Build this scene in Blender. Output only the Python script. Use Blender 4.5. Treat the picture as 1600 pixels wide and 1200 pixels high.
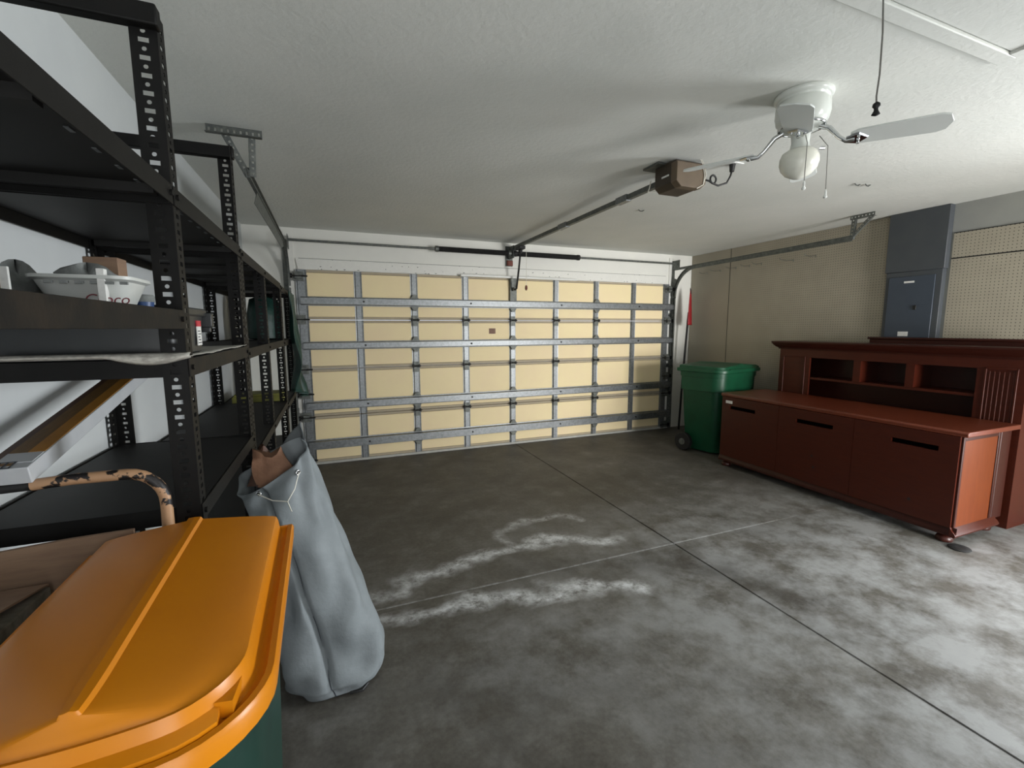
import bpy, bmesh, math, random
import numpy as np
from mathutils import Vector, Matrix
for o in list(bpy.data.objects): bpy.data.objects.remove(o)
random.seed(7); rng = np.random.default_rng(7)
S = bpy.context.scene; COL = S.collection
PI = math.pi

# ------------------------------------------------------------------ camera, light, exposure
def cam_basis(yaw, pitch, roll):
    cy, sy, cp, sp = math.cos(yaw), math.sin(yaw), math.cos(pitch), math.sin(pitch)
    f = Vector((sy*cp, cy*cp, -sp)); r = Vector((cy, -sy, 0)); u = r.cross(f)
    c, s = math.cos(roll), math.sin(roll)
    return r*c+u*s, u*c-r*s, f
cd = bpy.data.cameras.new('camera'); cam = bpy.data.objects.new('camera', cd); COL.objects.link(cam)
r_, u_, f_ = cam_basis(0.3801, 0.1246, -0.0029)
M = Matrix((r_, u_, -f_)).transposed().to_4x4(); M.translation = (0, 0, 1.508); cam.matrix_world = M
cd.sensor_width = 36; cd.sensor_fit = 'HORIZONTAL'; cd.lens = 701.8/1600*36; cd.clip_start = .02
S.camera = cam
S.view_settings.view_transform = 'Standard'; S.view_settings.look = 'None'
S.view_settings.gamma = 1; S.view_settings.use_curve_mapping = False
S.view_settings.exposure = 0.40
w = bpy.data.worlds.new('world'); S.world = w; w.use_nodes = True
w.node_tree.nodes['Background'].inputs[0].default_value = (.78, .87, 1, 1)
w.node_tree.nodes['Background'].inputs[1].default_value = 1.0
def area(name, loc, rot, sx, sy, energy, col=(1, 1, 1), spread=PI):
    l = bpy.data.lights.new(name, 'AREA'); l.shape = 'RECTANGLE'; l.size = sx; l.size_y = sy
    l.energy = energy; l.color = col; l.spread = spread
    o = bpy.data.objects.new(name, l); COL.objects.link(o); o.location = loc; o.rotation_euler = rot
    return o
# daylight through the side doorway (right wall) and the rear doorway, plus an added fill behind the photographer
area('side_door_daylight', (6.6, .05, 1.4), (0, math.radians(90), 0), 2.0, 1.8, 360, (.95, .98, 1.0))
area('rear_door_daylight', (4.1, -3.2, 1.05), (math.radians(90), 0, 0), 2.2, 2.2, 490, (1.0, .98, .95))
area('behind_camera_fill', (.25, -1.25, 1.05), (math.radians(90), 0, 0), .85, 1.9, 19, (1.0, .98, .95))  # unseen fill, added to lift the bag, ceiling and left side

# ------------------------------------------------------------------ materials
def lin(c):
    if isinstance(c, str):
        c = [int(c[i:i+2], 16)/255 for i in (0, 2, 4)]
    return tuple((v/12.92 if v <= .04045 else ((v+.055)/1.055)**2.4) for v in c)
def nodes(name):
    m = bpy.data.materials.new(name); m.use_nodes = True; nt = m.node_tree
    b = nt.nodes['Principled BSDF']
    return m, nt, b
def N(nt, t, **kw):
    n = nt.nodes.new(t)
    for k, v in kw.items():
        if k.startswith('i_'):
            n.inputs[int(k[2:])].default_value = v
        else: setattr(n, k, v)
    return n
def noise(nt, scale, detail=4, rough=.55, stretch=None, co='Object'):
    tc = N(nt, 'ShaderNodeTexCoord'); src = tc.outputs[co]
    if stretch:
        mp = N(nt, 'ShaderNodeMapping'); mp.inputs['Scale'].default_value = stretch
        nt.links.new(src, mp.inputs[0]); src = mp.outputs[0]
    n = N(nt, 'ShaderNodeTexNoise'); n.inputs['Scale'].default_value = scale
    n.inputs['Detail'].default_value = detail; n.inputs['Roughness'].default_value = rough
    nt.links.new(src, n.inputs['Vector']); return n.outputs['Fac']
def ramp(nt, fac, stops):
    r = N(nt, 'ShaderNodeValToRGB'); e = r.color_ramp.elements
    while len(e) < len(stops): e.new(.5)
    for el, (p, c) in zip(e, stops):
        el.position = p; el.color = (*c, 1)
    nt.links.new(fac, r.inputs[0]); return r.outputs[0]
def mixc(nt, fac, a, b, mode='MIX'):
    n = N(nt, 'ShaderNodeMix', data_type='RGBA', blend_type=mode)
    for i, v in ((0, fac), (6, a), (7, b)):
        if hasattr(v, 'node'): nt.links.new(v, n.inputs[i])
        else: n.inputs[i].default_value = v if i == 0 else (*v, 1)
    return n.outputs[2]
def math_(nt, op, a, b=None, c=None):
    n = N(nt, 'ShaderNodeMath', operation=op)
    for i, v in enumerate((a, b, c)):
        if v is None: continue
        if hasattr(v, 'node'): nt.links.new(v, n.inputs[i])
        else: n.inputs[i].default_value = v
    return n.outputs[0]
def bump(nt, b, h, strength=.2, dist=.01):
    n = N(nt, 'ShaderNodeBump'); n.inputs['Strength'].default_value = strength; n.inputs['Distance'].default_value = dist
    nt.links.new(h, n.inputs['Height']); nt.links.new(n.outputs[0], b.inputs['Normal'])
def mat(name, c1, c2=None, rough=.5, metal=0, scale=20, stretch=None, lo=.35, hi=.65, bs=0, bd=.005, bscale=None, spec=.5, rvar=0):
    m, nt, b = nodes(name)
    c1 = lin(c1); c2 = lin(c2) if c2 else c1
    b.inputs['Roughness'].default_value = rough; b.inputs['Metallic'].default_value = metal
    b.inputs['Specular IOR Level'].default_value = spec
    f = noise(nt, scale, 5, .6, stretch)
    nt.links.new(ramp(nt, f, [(lo, c1), (hi, c2)]), b.inputs['Base Color'])
    if bs: bump(nt, b, noise(nt, bscale or scale*3, 4, .6), bs, bd)
    if rvar:
        mr = N(nt, 'ShaderNodeMapRange'); mr.inputs[3].default_value = rough-rvar; mr.inputs[4].default_value = rough+rvar
        nt.links.new(f, mr.inputs[0]); nt.links.new(mr.outputs[0], b.inputs['Roughness'])
    return m
MT = dict(
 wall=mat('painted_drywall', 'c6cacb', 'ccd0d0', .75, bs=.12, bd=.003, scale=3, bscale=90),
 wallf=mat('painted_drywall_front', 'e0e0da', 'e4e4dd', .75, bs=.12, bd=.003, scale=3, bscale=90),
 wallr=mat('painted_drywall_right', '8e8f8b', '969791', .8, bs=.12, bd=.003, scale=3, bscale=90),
 ceil=mat('knockdown_ceiling', 'd4d6d0', 'dadbd5', .8, bs=.35, bd=.006, scale=2, bscale=38),
 header=mat('chipped_white_board', 'e0e0da', 'e4e4de', .6, scale=30, bs=.1),
 galv=mat('galvanised_steel', '767a7c', '8e9294', .44, .8, scale=45, rvar=.08),
 galvd=mat('dull_galvanised_steel', '5b5f5d', '757873', .55, .6, scale=30, bs=.05),
 cream=mat('insulation_cream', 'f1e0b2', 'eedab2', .7, scale=2.2, bs=.06, bscale=60),
 joint=mat('section_rail_grey', 'aca28f', 'b3a791', .8, scale=20, spec=.15),
 black=mat('black_painted_steel', '0b0b0a', '131211', .55, .0, scale=14, spec=.2, bs=.05, lo=.3, hi=.75),
 rust=mat('worn_black_steel', '0e0d0c', '241d16', .6, .0, spec=.25, scale=18, lo=.45, hi=.75, bs=.1),
 deck=mat('black_shelf_deck', '12110f', '1b1a18', .6, .0, scale=7, lo=.35, hi=.8, bs=.06),
 darkm=mat('dark_iron', '1a1a1b', '262626', .5, .5, scale=30),
 orange=mat('orange_plastic', 'c2770d', 'bb700b', .33, scale=3, bs=.03, bscale=260, bd=.001, spec=.35),
 teal=mat('dark_green_plastic', '062a22', '083228', .45, scale=5, bs=.03, bscale=200),
 green=mat('green_plastic', '0c4029', '0f4c31', .42, scale=5, bs=.03, bscale=120),
 void=mat('slot_black', '040404', '060606', .9, scale=10, spec=.05),
 rubber=mat('black_rubber', '111111', '191919', .7, scale=20),
 canvas=mat('grey_canvas', '757c7f', '81888b', .7, scale=6, bs=.25, bscale=22, bd=.012),
 canvasd=mat('canvas_lining', '55595b', '606566', .8, scale=6, bs=.2, bscale=30),
 paperbag=mat('brown_paper', '9c7358', '6b4a38', .7, scale=5, bs=.4, bscale=12, bd=.02),
 card=mat('cardboard', '7c6350', '8a715b', .8, scale=8, stretch=(1, 1, 8)),
 cherry=None, cherryl=None,
 breaker=mat('grey_enamel', '41454a', '464a4d', .45, scale=6),
 breakd=mat('grey_enamel_door', '3a424d', '3e4651', .4, scale=6),
 white=mat('white_plastic', 'd8dad6', 'e2e3df', .35, scale=6),
 fanw=mat('fan_white_enamel', 'd5d9d3', 'd9dcd6', .2, scale=5),
 blade=mat('fan_blade_white', 'c9cdc9', 'cfd2ce', .4, scale=3),
 globe=mat('frosted_glass', 'dcdcd0', 'e2e1d6', .25, scale=4),
 chrome=mat('chrome', 'c9cccd', 'd5d6d6', .15, 1, scale=8),
 opener=mat('opener_brown', '5f5142', '675846', .5, scale=9),
 openerd=mat('opener_dark_brown', '382f25', '3e3429', .5, scale=9),
 cable=mat('black_cable', '151515', '1b1b1b', .5, scale=40),
 string=mat('white_string', 'd5d2c6', 'dedbd0', .8, scale=60),
 cord=mat('grey_pull_cord', '6b6a66', '76746e', .8, scale=60),
 red=mat('red_plastic', '8f1d22', 'a02329', .45, scale=8),
 tote=mat('black_tote_plastic', '1c1f20', '26292a', .4, scale=7, bs=.1),
 label=mat('white_label', 'e2e2de', 'd2d2ce', .5, scale=60),
 redp=mat('red_print', 'b02a34', 'b83240', .5, scale=60),
 ink=mat('dark_ink', '2c3038', '353a44', .6, scale=60),
 marker=mat('maroon_marker', '6b2430', '7a2c36', .6, scale=60),
 bluep=mat('blue_print', '5b7aa6', 'aebfd6', .5, scale=90),
 news=mat('newsprint', '8e8c84', 'b9b7ae', .8, scale=40, stretch=(1, 4, 1), lo=.4, hi=.6),
 printed=mat('printed_carton', '5c5a4e', '878378', .7, scale=6, stretch=(1, 5, 3), lo=.35, hi=.65),
 boxwhite=mat('white_carton', 'a9adb1', 'b2b5b8', .55, scale=10),
 boxorange=mat('orange_print', 'b98230', 'a9752a', .5, scale=12),
 boxbrown=mat('brown_wood_print', '6b5029', '7a5a2e', .5, scale=14, stretch=(8, 1, 8)),
 boxdark=mat('dark_brown_print', '4a3020', '54382a', .5, scale=14),
 tan=mat('chipped_tan_paint', 'b08a68', '171313', .5, scale=20, lo=.54, hi=.57, bs=.2),
 yellow=mat('yellow_green_box', '77773a', '8c8b40', .6, scale=20),
 tarp=mat('dark_green_tarp', '14312b', '24473f', .45, scale=9, bs=.3, bscale=14, bd=.02),
 foam=mat('white_foam_board', 'd4d8d8', 'dadddd', .6, scale=8),
 gdust=mat('grey_rag', '6a6e6c', '858886', .9, scale=14, bs=.5),
 film=mat('clear_plastic_bin', 'b4b7b3', 'c3c5c1', .4, scale=9),
 blueplas=mat('blue_plastic', '2e4670', '365180', .4, scale=9),
 greenprint=mat('green_print', '3f6b2d', '4d7a38', .6, scale=30),
 brownprint=mat('brown_print', '6b4a3a', '80604f', .6, scale=30),
 seal=mat('grey_rubber_seal', 'a9aaa4', 'b5b5ae', .6, scale=20),
 bronze=mat('dull_red_metal', '5c2c20', '6a3526', .5, .3, scale=20),
)
def cherry(name, a, b_, stretch, coat=.12):
    m, nt, b = nodes(name)
    f1 = noise(nt, 6, 6, .65, stretch); f2 = noise(nt, 1.6, 3, .5)
    c = ramp(nt, f1, [(.3, lin(a)), (.7, lin(b_))])
    c = mixc(nt, math_(nt, 'MULTIPLY', f2, .5), c, lin(a))
    nt.links.new(c, b.inputs['Base Color']); b.inputs['Roughness'].default_value = .38
    b.inputs['Coat Weight'].default_value = coat; b.inputs['Specular IOR Level'].default_value = .3; b.inputs['Coat Roughness'].default_value = .3
    return m
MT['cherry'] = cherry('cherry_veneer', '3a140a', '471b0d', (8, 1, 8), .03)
MT['cherryz'] = cherry('cherry_veneer_end_lit', '5a2507', '69300b', (8, 8, 1))  # same wood as the fronts, lightened to paint in the light on the end
MT['cherryt'] = cherry('cherry_veneer_top_lit', '552310', '642b17', (8, 1, 8), .4)  # same wood again, tone raised to carry the light on the top
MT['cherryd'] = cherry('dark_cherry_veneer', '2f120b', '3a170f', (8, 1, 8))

def pegboard_mat():
    m, nt, b = nodes('brown_pegboard')
    tc = N(nt, 'ShaderNodeTexCoord'); sp = N(nt, 'ShaderNodeSeparateXYZ'); nt.links.new(tc.outputs['Object'], sp.inputs[0])
    ds = []
    for a in (1, 2):
        v = math_(nt, 'DIVIDE', sp.outputs[a], .0254); v = math_(nt, 'FRACT', v); v = math_(nt, 'SUBTRACT', v, .5)
        ds.append(math_(nt, 'MULTIPLY', v, v))
    d = math_(nt, 'SQRT', math_(nt, 'ADD', ds[0], ds[1]))
    hole = math_(nt, 'LESS_THAN', d, .13)
    base = ramp(nt, noise(nt, 5, 4), [(.3, lin('9a9383')), (.7, lin('a29b8a'))])
    nt.links.new(mixc(nt, hole, base, lin('2e2a24')), b.inputs['Base Color'])
    b.inputs['Roughness'].default_value = .6
    return m
MT['peg'] = pegboard_mat()

def floor_mat():
    m, nt, b = nodes('worn_concrete')
    n1 = noise(nt, 1.1, 8, .62); n2 = noise(nt, 5.5, 7, .65); n3 = noise(nt, 45, 4, .6)
    c = ramp(nt, n1, [(.34, lin('3e3a34')), (.5, lin('5a5750')), (.62, lin('757470'))])
    c = mixc(nt, .55, c, ramp(nt, n2, [(.34, lin('3d3933')), (.5, lin('5c5952')), (.64, lin('82817d'))]))
    c = mixc(nt, .25, c, ramp(nt, n3, [(.3, lin('3c3934')), (.7, lin('7c7972'))]))
    at = N(nt, 'ShaderNodeAttribute', attribute_name='stain_and_shade'); sp = N(nt, 'ShaderNodeSeparateColor'); nt.links.new(at.outputs['Color'], sp.inputs[0])
    # G pale mottling, B dark patches and painted far-end shade, R efflorescence
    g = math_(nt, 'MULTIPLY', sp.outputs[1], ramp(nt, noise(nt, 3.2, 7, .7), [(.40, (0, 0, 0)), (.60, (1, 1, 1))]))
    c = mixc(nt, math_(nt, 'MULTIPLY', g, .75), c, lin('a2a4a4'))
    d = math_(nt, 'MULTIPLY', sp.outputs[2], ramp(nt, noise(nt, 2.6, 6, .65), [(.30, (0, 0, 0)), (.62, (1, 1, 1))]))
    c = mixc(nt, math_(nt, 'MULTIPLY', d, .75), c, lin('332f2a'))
    e = math_(nt, 'MULTIPLY', math_(nt, 'POWER', sp.outputs[0], .8), ramp(nt, noise(nt, 14, 8, .75), [(.36, (0, 0, 0)), (.60, (1, 1, 1))]))
    c = mixc(nt, math_(nt, 'MINIMUM', math_(nt, 'MULTIPLY', e, 1.2), 1), c, lin('d3d5d6'))
    nt.links.new(c, b.inputs['Base Color'])
    mr = N(nt, 'ShaderNodeMapRange'); mr.inputs[3].default_value = .42; mr.inputs[4].default_value = .68
    nt.links.new(n2, mr.inputs[0]); nt.links.new(mr.outputs[0], b.inputs['Roughness'])
    bump(nt, b, n3, .12, .004)
    return m
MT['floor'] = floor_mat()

# ------------------------------------------------------------------ mesh builder
class MB:
    def __init__(s): s.v = []; s.f = []
    def add(s, vs, fs):
        n = len(s.v); s.v += [tuple(v) for v in vs]; s.f += [tuple(i+n for i in f) for f in fs]; return s
    def box(s, x0, x1, y0, y1, z0, z1):
        return s.add([(x, y, z) for z in (z0, z1) for y in (y0, y1) for x in (x0, x1)],
                     [(0, 2, 3, 1), (4, 5, 7, 6), (0, 1, 5, 4), (2, 6, 7, 3), (0, 4, 6, 2), (1, 3, 7, 5)])
    def loft(s, rings, cap0=True, cap1=True, closed=True):
        n = len(rings[0]); vs = [p for r in rings for p in r]; fs = []
        for i in range(len(rings)-1):
            for j in range(n if closed else n-1):
                k = (j+1) % n; fs.append((i*n+j, i*n+k, (i+1)*n+k, (i+1)*n+j))
        if cap0: fs.append(tuple(range(n))[::-1])
        if cap1: fs.append(tuple(range((len(rings)-1)*n, len(rings)*n)))
        return s.add(vs, fs)
    def tube(s, pts, r, n=8, closed=False):
        pts = [Vector(p) for p in pts]; rings = []; up = None
        for i, p in enumerate(pts):
            if closed: t = pts[(i+1) % len(pts)]-pts[i-1]
            else: t = pts[min(i+1, len(pts)-1)]-pts[max(i-1, 0)]
            t.normalize()
            if up is None: up = Vector((0, 0, 1)) if abs(t.z) < .9 else Vector((1, 0, 0))
            a = t.cross(up).normalized(); up = a.cross(t).normalized()
            rr = r[i] if isinstance(r, (list, tuple)) else r
            rings.append([p+a*rr*math.cos(q*2*PI/n)+up*rr*math.sin(q*2*PI/n) for q in range(n)])
        if closed: return s.loft(rings+[rings[0]], False, False)
        return s.loft(rings)
    def cyl(s, a, b, r, n=12, r2=None):
        return s.tube([a, b], [r, r2 if r2 is not None else r], n)
    def lathe(s, prof, c, n=24, cap0=True, cap1=True):
        return s.loft([[(c[0]+r*math.cos(q*2*PI/n), c[1]+r*math.sin(q*2*PI/n), c[2]+z) for q in range(n)] for r, z in prof], cap0, cap1)
    def prism(s, poly, axis, a, b):
        f = {'X': lambda p, t: (t, p[0], p[1]), 'Y': lambda p, t: (p[0], t, p[1]), 'Z': lambda p, t: (p[0], p[1], t)}[axis]
        return s.loft([[f(p, a) for p in poly], [f(p, b) for p in poly]])
    def sweep(s, sect, path, up=(0, 0, 1), side=None):
        """sweep 2d section (a,b) along path: a along side vector (fixed), b along normal"""
        pts = [Vector(p) for p in path]; rings = []; side = Vector(side)
        for i, p in enumerate(pts):
            t = (pts[min(i+1, len(pts)-1)]-pts[max(i-1, 0)]).normalized(); nrm = side.cross(t).normalized()
            rings.append([p+side*a+nrm*b for a, b in sect])
        return s.loft(rings)
    def grid(s, fn, nu, nv):
        return s.add([fn(i/nu, j/nv) for j in range(nv+1) for i in range(nu+1)],
                     [(j*(nu+1)+i, j*(nu+1)+i+1, (j+1)*(nu+1)+i+1, (j+1)*(nu+1)+i) for j in range(nv) for i in range(nu)])
def link(o): COL.objects.link(o); return o
def obj(name, mb, m, parent=None, bevel=0, smooth=35, kind=None, label=None, fix=True, solid=0):
    """world-space mesh; a child is shifted into its (top) parent's frame"""
    me = bpy.data.meshes.new(name)
    off = Vector((0, 0, 0)); p = parent
    while p is not None: off += p.location; p = p.parent
    if parent is None and not kind and name not in SETTING:
        vs = np.array(mb.v); lo = vs.min(0); hi = vs.max(0); off = Vector(((lo[0]+hi[0])/2, (lo[1]+hi[1])/2, lo[2]))
    me.from_pydata([(v[0]-off.x, v[1]-off.y, v[2]-off.z) for v in mb.v], [], mb.f)
    if fix:
        bm = bmesh.new(); bm.from_mesh(me); bmesh.ops.recalc_face_normals(bm, faces=bm.faces); bm.to_mesh(me); bm.free()
    if smooth:
        me.polygons.foreach_set('use_smooth', [True]*len(me.polygons)); me.set_sharp_from_angle(angle=math.radians(smooth))
    me.materials.append(m if not isinstance(m, str) else MT[m])
    o = link(bpy.data.objects.new(name, me))
    if parent is None: o.location = off if (not kind and name not in SETTING) else (0, 0, 0)
    else: o.parent = parent
    if bevel:
        b = o.modifiers.new('bevel', 'BEVEL'); b.width = bevel; b.segments = 2; b.limit_method = 'ANGLE'
    if solid:
        sm = o.modifiers.new('solid', 'SOLIDIFY'); sm.thickness = solid; sm.offset = 0
    if kind: o['kind'] = kind
    if label: o['label'] = label
    return o
SETTING = set()
def thing(name, label, cat, loc=(0, 0, 0), group=None):
    o = link(bpy.data.objects.new(name, None)); o.location = loc; o.empty_display_size = .1
    return tag(o, label, cat, group)
def tag(o, label, cat, group=None):
    o['label'] = label; o['category'] = cat
    if group: o['group'] = group
    return o
def copy_part(o, parent, dx):
    c = o.copy(); c.parent = parent; c.location = Vector(o.location)+Vector(dx); link(c); return c
def struct(name, mb, m, **k): return obj(name, mb, m, kind='structure', **k)

XL, XR, YF, YB, H = -.79, 5.014, 5.342, -1.1, 2.548
DX0, DW = -.3125, 4.88            # garage door left edge and width
# ------------------------------------------------------------------ room shell
def seg_d(px, py, pts):
    d = np.full(px.shape, 9.0)
    for (ax, ay), (bx, by) in zip(pts[:-1], pts[1:]):
        t = np.clip(((px-ax)*(bx-ax)+(py-ay)*(by-ay))/((bx-ax)**2+(by-ay)**2+1e-9), 0, 1)
        d = np.minimum(d, np.hypot(px-ax-t*(bx-ax), py-ay-t*(by-ay)))
    return d
def wob(x, y, f, s): return np.sin(x*f+s)*np.cos(y*f*1.3+s*2)+.5*np.sin(x*f*2.3+y*f*1.7+s)
JX, JY = 2.165, 2.358
xs = np.unique(np.concatenate([np.arange(-.95, 5.2, .025), [JX-.006, JX-.003, JX+.003, JX+.006]]))
ys = np.unique(np.concatenate([np.arange(-1.25, 5.5, .025), [JY-.004, JY-.0015, JY+.0015, JY+.004]]))
gx, gy = np.meshgrid(xs, ys); gz = np.zeros_like(gx)
gz[np.abs(gx-JX) < .004] = -.007; gz[np.abs(gy-JY) < .002] = -.002
nx, ny = len(xs), len(ys)
mb = MB(); mb.v = [tuple(p) for p in np.stack([gx, gy, gz], -1).reshape(-1, 3)]
mb.f = [(j*nx+i, j*nx+i+1, (j+1)*nx+i+1, (j+1)*nx+i) for j in range(ny-1) for i in range(nx-1)]
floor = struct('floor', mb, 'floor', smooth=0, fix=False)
wx = gx+.05*wob(gx, gy, 6, 1)+.02*wob(gx, gy, 17, 2); wy = gy+.05*wob(gx, gy, 5, 3)+.025*wob(gx, gy, 15, 4)
st1 = [(-.1, 2.50), (.175, 2.53), (.55, 2.63), (.95, 2.70), (1.25, 2.75), (1.82, 2.60)]
st2 = [(-.1, 2.27), (.18, 2.255), (.515, 2.236), (.88, 2.21), (1.256, 2.145), (1.608, 1.96)]
ring = [(1.08, 2.74), (1.12, 2.98), (1.35, 3.09), (1.6, 3.05), (1.70, 2.92)]
def band(d, w0, w1): return np.clip(1-(d-w0)/(w1-w0), 0, 1)
R = np.maximum(band(seg_d(wx, wy, st1), .0, .085), band(seg_d(wx, wy, st2), .0, .08))
R = np.maximum(R*np.clip((gx+.3)/.9, .45, 1), .5*band(seg_d(wx, wy, ring), .0, .06))
R = np.maximum(R, .3*band(np.abs(gy-JY), .001, .006)*(gx < 3.2)*(gx > .1))
G = np.clip((gx-.6)/1.6, 0, 1)*np.clip((3.3-gy)/1.2, 0, 1)  # mottling gets paler to the right and towards the camera
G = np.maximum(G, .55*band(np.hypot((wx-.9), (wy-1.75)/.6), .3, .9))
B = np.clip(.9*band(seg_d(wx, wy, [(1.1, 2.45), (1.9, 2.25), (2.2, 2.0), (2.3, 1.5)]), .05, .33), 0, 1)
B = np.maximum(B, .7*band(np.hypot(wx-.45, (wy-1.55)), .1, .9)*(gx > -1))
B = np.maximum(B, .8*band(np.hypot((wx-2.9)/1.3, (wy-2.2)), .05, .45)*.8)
B = np.maximum(B, np.clip((gy-2.6)/1.2, 0, .85))  # light falloff towards the garage door, painted into the floor colour
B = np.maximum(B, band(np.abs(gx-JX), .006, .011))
ca = floor.data.color_attributes.new('stain_and_shade', 'FLOAT_COLOR', 'POINT')
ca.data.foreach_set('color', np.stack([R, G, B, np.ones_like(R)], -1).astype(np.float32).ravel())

# ceiling, with the hatch opening left solid (the hatch hangs on its face)
struct('ceiling', MB().box(XL-.12, XR+.12, YB-.12, YF+.15, H, H+.1), 'ceil', smooth=0)
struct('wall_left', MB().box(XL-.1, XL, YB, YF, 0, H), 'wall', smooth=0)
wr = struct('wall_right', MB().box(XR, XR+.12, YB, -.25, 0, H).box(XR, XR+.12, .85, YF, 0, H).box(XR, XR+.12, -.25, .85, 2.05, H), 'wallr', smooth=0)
struct('wall_back', MB().box(XL, -.2, YB-.1, YB, 0, H).box(.7, 3.35, YB-.1, YB, 0, H).box(4.75, XR, YB-.1, YB, 0, H).box(3.35, 4.75, YB-.1, YB, 2.05, H).box(-.2, .7, YB-.1, YB, 2.05, H), 'wall', smooth=0)
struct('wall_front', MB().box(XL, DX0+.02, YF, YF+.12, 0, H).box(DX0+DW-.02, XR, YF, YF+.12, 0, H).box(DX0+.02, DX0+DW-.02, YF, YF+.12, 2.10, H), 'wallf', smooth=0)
# wooden header board over the door, chipped lower edge
pts = []
for i in range(41):
    x = DX0+.02+4.82*i/40
    pts.append((x, 2.125+random.choice([0, 0, 0, .004, .008, 0])))
struct('trim_1', MB().prism(pts+[(DX0+4.86, 2.24), (DX0, 2.24)], 'Y', YF-.02, YF-.001), 'header', smooth=0)
hdr = bpy.data.objects['trim_1']
m = MB().box(DX0+.03, DX0+4.83, YF-.0225, YF-.0205, 2.2375, 2.2415)  # long thin strip draws the shadow gap above the board; chips follow
rg = random.Random(4)
for k in range(60):
    x = DX0+.2+rg.random()*4.4; z = rg.choice([2.132, 2.137, 2.16, 2.2, 2.236]); wq = rg.uniform(.005, .03)
    m.prism([(x, z), (x+wq*.5, z-.004), (x+wq, z+.002), (x+wq*.6, z+.006), (x+wq*.2, z+.004)], 'Y', YF-.0212, YF-.0198)
o = obj('paint_chips_shadow_line', m, 'gdust', hdr, smooth=0); o['kind'] = 'stuff'
# vertical jamb boards either side of the track
struct('trim_2', MB().box(-.42, -.33, YF-.015, YF-.001, 0, 2.50), 'header', smooth=0)
struct('trim_3', MB().box(4.585, 4.67, YF-.015, YF-.001, 0, 2.50), 'header', smooth=0)
# pegboard sheets on the right wall
for (y0, y1, z0, z1) in ((4.637, 5.335, .02, 2.545), (2.76, 4.631, .02, 2.545), (1.13, 2.29, .02, 2.085), (1.13, 2.29, 2.095, 2.30)):
    obj('pegboard_panel', MB().box(XR-.008, XR-.0005, y0, y1, z0, z1), 'peg', wr, smooth=0)
for b in ((4.6295, 4.6385, .02, 2.545), (1.13, 2.29, 2.0855, 2.0945), (1.13, 2.29, 2.3, 2.306)):
    obj('seam_strip', MB().box(XR-.0088, XR-.0003, *b), 'darkm', wr, smooth=0)
# attic hatch in the ceiling: trim frame and drop panel
hx0, hx1, hy0, hy1 = 1.1, 2.50, .40, 1.07
hat = thing('attic_hatch', 'white attic ladder hatch with raised trim set in the ceiling', 'hatch', (1.8, .73, H-.02))
for b in ((hx0, hx1, hy1-.055, hy1), (hx0, hx1, hy0, hy0+.055), (hx0, hx0+.055, hy0+.055, hy1-.055), (hx1-.055, hx1, hy0+.055, hy1-.055)):
    obj('trim_board', MB().box(*b, H-.016, H-.0005), 'ceil', hat, bevel=.003)
obj('hatch_panel', MB().box(hx0+.062, hx1-.062, hy0+.062, hy1-.062, H-.007, H-.0005), 'ceil', hat)

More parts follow.
